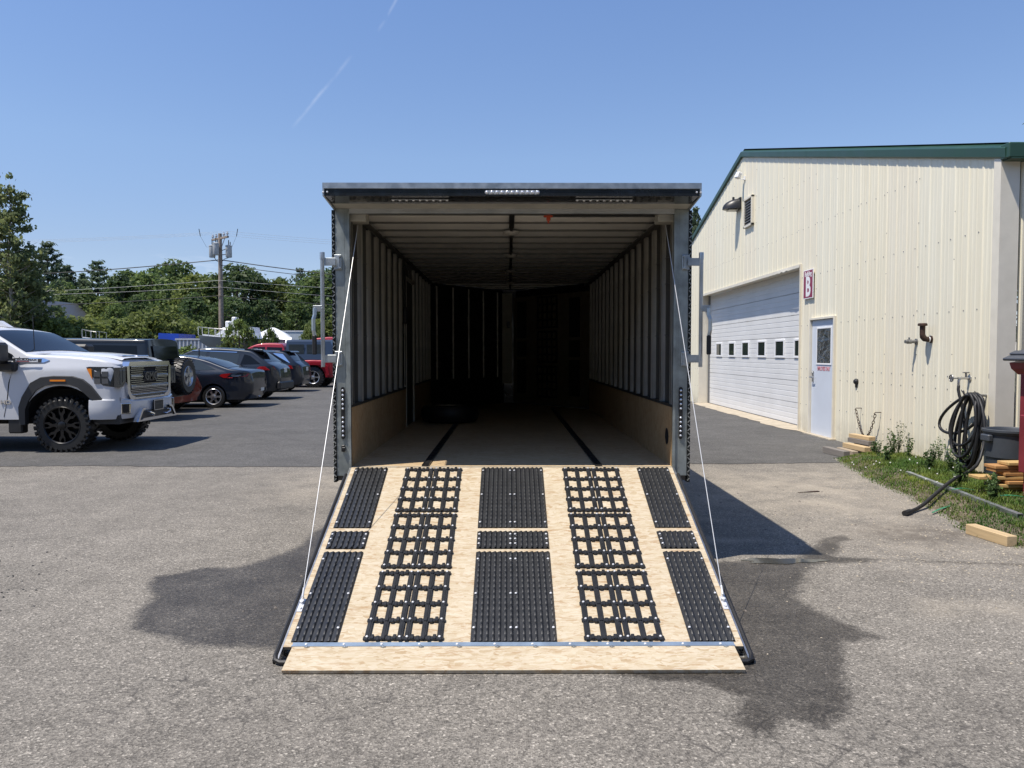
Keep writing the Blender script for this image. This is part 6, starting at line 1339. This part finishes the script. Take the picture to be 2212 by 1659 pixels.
# ---------------------------------------------------------------- boats, containers and sheds behind the cars
mat('ribbed_grey', (.45, .47, .49), .5, var=.05); mat('tarp_blue', (.01, .06, .42), .5, var=.1); mat('boat_white', (.72, .73, .74), .3, var=.03); mat('boat_grey', (.20, .23, .24), .4, var=.05); mat('shed_brown', (.13, .11, .10), .8, var=.1); mat('pale_trailer', (.45, .50, .53), .4, var=.05); mat('shrinkwrap', (.78, .79, .80), .35, var=.02, bump=.2, bscale=3)
o = thing('storage_container', 'pale grey ribbed storage container behind the off road SUV', 'container', (gpos(380, 45), 45, 0)); m = MB(); V = []
x = 0; k = 0
while x < 5.2:
    for dx, dy in ((0, 0), (.07, 0), (.10, .08), (.17, .08)): V += [(x + dx, dy, 0), (x + dx, dy, 2.33)]
    x += .22
m.add(V, [(2 * i, 2 * i + 2, 2 * i + 3, 2 * i + 1) for i in range(len(V) // 2 - 1)]); m.build('ribbed_wall', 'ribbed_grey', o); MB().box(0, 5.2, .09, 2.5, 0, 2.36).box(-.02, 5.25, -.02, .12, 2.33, 2.42).build('container_frame', 'ribbed_grey', o)
o = thing('blue_container', 'bright blue covered container behind the off road SUV roof', 'container', (gpos(345, 47), 47, 0)); MB().box(0, 1.18, 0, 2.4, 0, 2.2).build('container_body', 'tarp_blue', o); MB().prism([(-.04, 2.2), (1.22, 2.2), (1.2, 2.74), (-.02, 2.78)], -.05, 2.45, 'xz').build('tarp', 'tarp_blue', o)
def boat(name, label, loc, rot, L, Wd, z0, z1, hull, deck, cabin=True, wrap=False, group='boats stored beyond the cars'):
    o = thing(name, label, 'boat', loc, rot, group); V = []; ns = 12; prof = []
    for i in range(ns + 1):
        f = i / ns; w = Wd / 2 * (1 - (max(0, f - .35) / .65) ** 2.2) + .02; zk = z0 + (z1 - z0) * .75 * max(0, (f - .6) / .4) ** 2; zd = z1 + .22 * f * f; x = L * f + .25 * f
        prof.append((x, w, zk, zd))
        V += [(x - .15 * f, 0, zk), (x - .1 * f, w * .62, zk + (zd - zk) * .28), (x, w, zd), (x, -w, zd), (x - .1 * f, -w * .62, zk + (zd - zk) * .28)]
    F = [(i * 5 + j, i * 5 + (j + 1) % 5, (i + 1) * 5 + (j + 1) % 5, (i + 1) * 5 + j) for i in range(ns) for j in (0, 1, 3, 4)] + [(0, 1, 2, 3, 4)]
    MB().add(V, F).build('hull', hull, o, smooth=45)
    if wrap:
        V = []
        for i in range(ns + 1):
            f = i / ns; x, w, zk, zd = prof[i]; h = (.9 + .5 * math.sin(math.pi * min(1, f * 1.2))) * (1 - .75 * f) + .05
            V += [(x, w * 1.02, zd - .05), (x, w * .6, zd + h * .75), (x, 0, zd + h), (x, -w * .6, zd + h * .75), (x, -w * 1.02, zd - .05)]
        MB().add(V, [(i * 5 + j, i * 5 + j + 1, i * 5 + 6 + j, i * 5 + 5 + j) for i in range(ns) for j in range(4)] + [(0, 1, 2, 3, 4)]).build('wrap_cover', 'shrinkwrap', o, smooth=60)
    else:
        V = []
        for x, w, zk, zd in prof: V += [(x, w, zd + .001), (x, -w, zd + .001)]
        MB().add(V, [(2 * i, 2 * i + 1, 2 * i + 3, 2 * i + 2) for i in range(ns)]).build('deck', deck, o)
        m = MB(); pts = [(p[0], -p[1] * .9, p[3] + .42) for p in prof[6:]] + [(p[0], p[1] * .9, p[3] + .42) for p in prof[6:][::-1]]; m.tube(pts, .012, 5)
        for p in prof[6::2]:
            for s_ in (-1, 1): m.tube([(p[0], s_ * p[1] * .9, p[3]), (p[0], s_ * p[1] * .9, p[3] + .42)], .015, 4)
        m.build('bow_rail', 'alu', o)
        if cabin:
            c_ = MB().prism([(L * .28, z1), (L * .32, z1 + .62), (L * .55, z1 + .60), (L * .74, z1 + .15)], -Wd * .33, Wd * .33, 'xz').build('cabin', deck, o)
            MB().box(L * .36, L * .46, -Wd * .335, Wd * .335, z1 + .28, z1 + .46, ch=.02).build('window', 'car_glass', c_)
    m = MB()
    for f in (.2, .6): m.box(L * f - .06, L * f + .06, -Wd * .3, Wd * .3, 0, z0 + .15)
    m.build('stand', 'boat_grey', o); return o
boat('motor_boat', 'grey hulled white cabin boat pointing left beside the utility pole', (gpos(606, 40), 40, 0), math.pi, 4.0, 1.9, 1.55, 2.28, 'boat_grey', 'boat_white')
boat('motor_boat', 'white boat with a bow rail showing over the pickup and SUV roofs', (gpos(262, 43), 43, 0), math.pi, 1.9, 1.2, 1.6, 2.25, 'boat_white', 'boat_white', cabin=False)
o = boat('cabin_cruiser', 'white cabin cruiser with tall flybridge behind the bush', (gpos(560, 47), 47, 0), math.pi, 3.2, 2.2, 1.6, 2.5, 'boat_white', 'boat_white')
MB().box(1.0, 2.0, -.6, .6, 3.0, 3.1, ch=.03).box(1.1, 1.2, -.55, -.5, 2.5, 3.0).box(1.8, 1.9, -.55, -.5, 2.5, 3.0).box(1.6, 1.9, -.4, .4, 3.1, 3.5, ch=.05).box(1.3, 1.55, -.3, .3, 3.1, 3.75, ch=.05).build('flybridge', 'boat_white', o)
boat('wrapped_boat', 'white shrink wrapped boat behind the smaller bush', (gpos(548, 55), 55, 0), -1.2, 4.5, 2.4, 1.5, 2.1, 'shrinkwrap', 'shrinkwrap', wrap=True)
boat('wrapped_boat', 'white shrink wrapped boat with its nose sloping down towards the red cars', (gpos(576, 46), 46, 0), -.75, 2.6, 2.0, 1.3, 1.95, 'shrinkwrap', 'shrinkwrap', wrap=True)
o = thing('storage_trailer', 'pale blue grey box trailer behind the wrapped boats', 'trailer', (gpos(590, 50), 50, 0)); MB().box(0, 2.15, 0, 2.4, .6, 2.95, ch=.02).build('box_body', 'pale_trailer', o); MB().box(-.03, 2.2, -.03, 2.43, 2.95, 3.02).build('roof_rail', 'boat_white', o); MB().box(.5, .9, 0, .3, 0, .6, ch=.05).box(1.2, 1.6, 0, .3, 0, .6, ch=.05).build('wheel', 'rubber', o)
o = thing('brown_house', 'low brown house with a pitched roof half hidden behind the birch', 'house', (gpos(52, 58), 58, 0)); MB().prism([(-1.5, 0), (2.6, 0), (2.6, 3.2), (.55, 5.4), (-1.5, 3.2)], 0, 6, 'xz').build('wall', 'shed_brown', o); MB().prism([(-1.8, 2.95), (.55, 5.45), (2.9, 2.95), (2.9, 3.15), (.55, 5.68), (-1.8, 3.15)], -.3, 6.3, 'xz').build('roof', 'grey_metal', o)
MB().box(.9, 1.5, -.04, -.005, 1.9, 2.9).build('window', 'white_paint', o)
# ---------------------------------------------------------------- grass, weeds, debris
leafmat('grass_blade', (.125, .185, .034), .45, .4); gm = MATS['grass_blade']; gn = gm.node_tree.nodes; gl = gm.node_tree.links; hs = [q for q in gn if q.type == 'HUE_SAT'][0]
tcg = gn.new('ShaderNodeTexCoord'); nzg = gn.new('ShaderNodeTexNoise'); nzg.inputs['Scale'].default_value = 2.6; nzg.inputs['Detail'].default_value = 5; gl.new(tcg.outputs['Object'], nzg.inputs['Vector'])
rg = gn.new('ShaderNodeValToRGB'); gl.new(nzg.outputs['Fac'], rg.inputs[0]); rg.color_ramp.elements[0].position = .36; rg.color_ramp.elements[0].color = (1.35, 1.2, 1.1, 1); rg.color_ramp.elements[1].position = .62; rg.color_ramp.elements[1].color = (.62, .9, .8, 1)
mg = gn.new('ShaderNodeMix'); mg.data_type = 'RGBA'; mg.blend_type = 'MULTIPLY'; mg.inputs[0].default_value = 1; src = hs.inputs['Color'].links[0].from_socket; gl.new(src, mg.inputs[6]); gl.new(rg.outputs[0], mg.inputs[7]); gl.new(mg.outputs[2], hs.inputs['Color'])
leafmat('weed_leaf', (.085, .15, .045), .35, .4)
r = np.random.default_rng(21); n_ = 190000; P_ = np.c_[r.uniform(3.7, 8.0, n_), r.uniform(4.8, 11.7, n_)]; sd_ = poly_sd(P_, gp)
def vn(P, s, k):
    a = np.sin(P[:, 0] * s + k) * np.cos(P[:, 1] * s * 1.3 + k * 2) + .6 * np.sin(P[:, 0] * s * 2.3 - P[:, 1] * s * 1.9 + k) + .4 * np.cos(P[:, 1] * s * 4.1 + P[:, 0] * s * 3.3); return a / 2
dens = np.clip(.72 + .42 * vn(P_, 2.3, 1) + .25 * vn(P_, 6.5, 4), .04, 1) * np.clip(sd_ * 7 + .5, 0, 1); dens *= np.where((P_[:, 0] > 5.72) & (P_[:, 1] > 9.2), 0, 1); dens *= np.where(P_[:, 0] > 6.4, .3, 1)
keep = r.uniform(size=n_) < dens; P_ = P_[keep]; sd_ = sd_[keep]; z = np.clip(sd_ * .30, 0, .09); k = len(P_)
tall = np.clip(.5 + .6 * vn(P_, 3.1, 7), .05, 1) * np.clip(sd_ / .9, .08, 1); h = (.024 + .10 * tall ** 1.3) * r.uniform(.5, 1.35, k); g = r.uniform(0, 6.28, k); ln = r.uniform(.2, .9, k) * h; w = r.uniform(.0025, .005, k)
B = np.c_[P_, z - .005]; dx = np.c_[np.cos(g), np.sin(g), 0 * g]; ax = np.c_[-np.sin(g), np.cos(g), 0 * g] * w[:, None]
mid = B + dx * (ln * .35)[:, None] + np.c_[0 * h, 0 * h, h * .6]; tip = B + dx * ln[:, None] + np.c_[0 * h, 0 * h, h]
V = np.stack([B - ax, B + ax, mid + ax * .8, mid - ax * .8, tip], 1).reshape(-1, 3); I = np.arange(k)[:, None] * 5
me = bpy.data.meshes.new('grass'); me.from_pydata(V.tolist(), [], (I + [0, 1, 2, 3]).tolist() + (I + [3, 2, 4]).tolist()); me.materials.append(MATS['grass_blade'])
link('grass', me, kind='stuff', label='patchy green grass along the foot of the cream building', cat='grass')
def weed(H, n_st, seedv, lf):
    r = np.random.default_rng(seedv); m = MB(); C = []; N = []
    for k in range(n_st):
        g = r.uniform(0, 6.28); sp = r.uniform(.05, .35) * H; tip = np.array([math.cos(g) * sp, math.sin(g) * sp, H * r.uniform(.6, 1)]); m.tube([(0, 0, 0), tuple(tip * np.array([.35, .35, .55])), tuple(tip)], [.003, .0025, .0012], 4, cap=False)
        for q in range(int(9 + H * 22)):
            t_ = r.uniform(.2, 1.02); c = tip * t_ * np.array([t_ ** .5, t_ ** .5, 1]) + r.normal(size=3) * .018; C.append(c); N.append([0, 0, 1])
    return m.mesh('stem', 'weed_leaf', 'all'), leaves_mesh('leaves', C, np.array(N, float), lf, 'weed_leaf', 1.9)
wp = [weed(.5, 8, 1, .02), weed(.33, 9, 2, .022), weed(.22, 11, 3, .024)]
def weeds(lst):
    for x, y, v, s, lb in lst:
        o = thing('weed', lb, 'weed', (x, y, ground_z(x, y)), random.uniform(0, 6), 'weeds along the foot of the wall'); link('stem', wp[v][0], o, scale=s); link('leaves', wp[v][1], o, scale=s)
weeds([(5.62, 11.15, 0, 1.0, 'tallest weed against the wall, right of the lumber offcuts'), (5.45, 10.95, 1, 1.1, 'bushy weed in front of the tallest one'), (5.58, 10.8, 1, .9, 'weed close right of the tallest one'), (5.3, 11.2, 2, .9, 'low weed beside the lumber offcuts'), (5.66, 10.15, 0, .8, 'thin upright weed midway along the wall'), (5.55, 10.05, 1, .9, 'bushy weed midway along the wall'), (5.68, 9.75, 1, 1.0, 'weed on the left of the coiled hose'),
       (5.60, 9.42, 1, .95, 'weed under the coiled hose'), (5.35, 9.3, 1, 1.0, 'leafy weed in front of the hose coil'), (5.2, 9.55, 2, 1.2, 'low broad weed left of the hose coil'), (5.05, 10.3, 2, 1.1, 'low weed in the middle of the grass strip'), (5.0, 8.55, 2, 1.2, 'weed beside the hose where it crosses the grass'), (5.3, 8.3, 1, .9, 'leafy weed in front of the trash can'), (4.95, 7.9, 2, 1.1, 'weed beside the board pile'), (4.75, 7.55, 2, 1.0, 'low weed beside the steel channel'), (4.85, 7.2, 1, .7, 'weed at the corner of the red dumpster'), (5.15, 10.75, 1, .8, 'weed at the far end of the grass strip')])
mat('clover', (.6, .6, .55), .7, var=0); m = MB()
for k in range(26):
    x, y = random.uniform(4.5, 5.5), random.uniform(7.3, 10.8); zz = ground_z(x, y) + random.uniform(.05, .1); m.lathe([(.0001, zz - .008), (.010, zz), (.008, zz + .008), (.0001, zz + .012)], 6, c=(x, y, 0))
o = m.build('clover_flowers', 'clover'); o['kind'] = 'stuff'; o['label'] = 'tiny white clover heads in the grass strip'; o['category'] = 'flowers'
def scatter(name, n_, boxes, s, mt, lb, cat):
    m = MB()
    for k in range(n_):
        x0, x1, y0, y1 = random.choice(boxes); x, y = random.gauss((x0 + x1) / 2, (x1 - x0) / 3.4), random.gauss((y0 + y1) / 2, (y1 - y0) / 3.4); q = s * random.uniform(.4, 1.4); a = random.uniform(0, 6.28)
        M = Matrix.Translation((x, y, .001 + max(0, ground_z(x, y) - .0))) @ Matrix.Rotation(a, 4, 'Z'); m.add([M @ Vector(p) for p in ((-q, -q * .5, 0), (q * .8, -q * .6, 0), (q, q * .5, 0), (-q * .7, q * .6, 0), (0, 0, q * .6))], [(0, 1, 4), (1, 2, 4), (2, 3, 4), (3, 0, 4)])
    o = m.build(name, mt); o['kind'] = 'stuff'; o['label'] = lb; o['category'] = cat
scatter('dark_crumbs', 150, [(-4.6, -3.4, 5.0, 5.9), (-4.2, -3.0, 4.4, 5.2)], .010, 'rubber', 'scattered dark asphalt crumbs left of the wet patch', 'debris')
scatter('gravel', 900, [(3.4, 4.4, 5.2, 7.2), (3.8, 4.6, 7.2, 9.5), (2.4, 4.2, 5.2, 6.2), (2, 4.5, 4, 9)], .007, 'concrete', 'loose gravel along the edge of the grass strip', 'gravel')
scatter('twigs_and_bits', 120, [(1.6, 4.4, 5.2, 9.0), (-6, 6, 2.6, 9.5)], .012, 'bark', 'small dark twigs and leaf bits on the asphalt', 'debris')
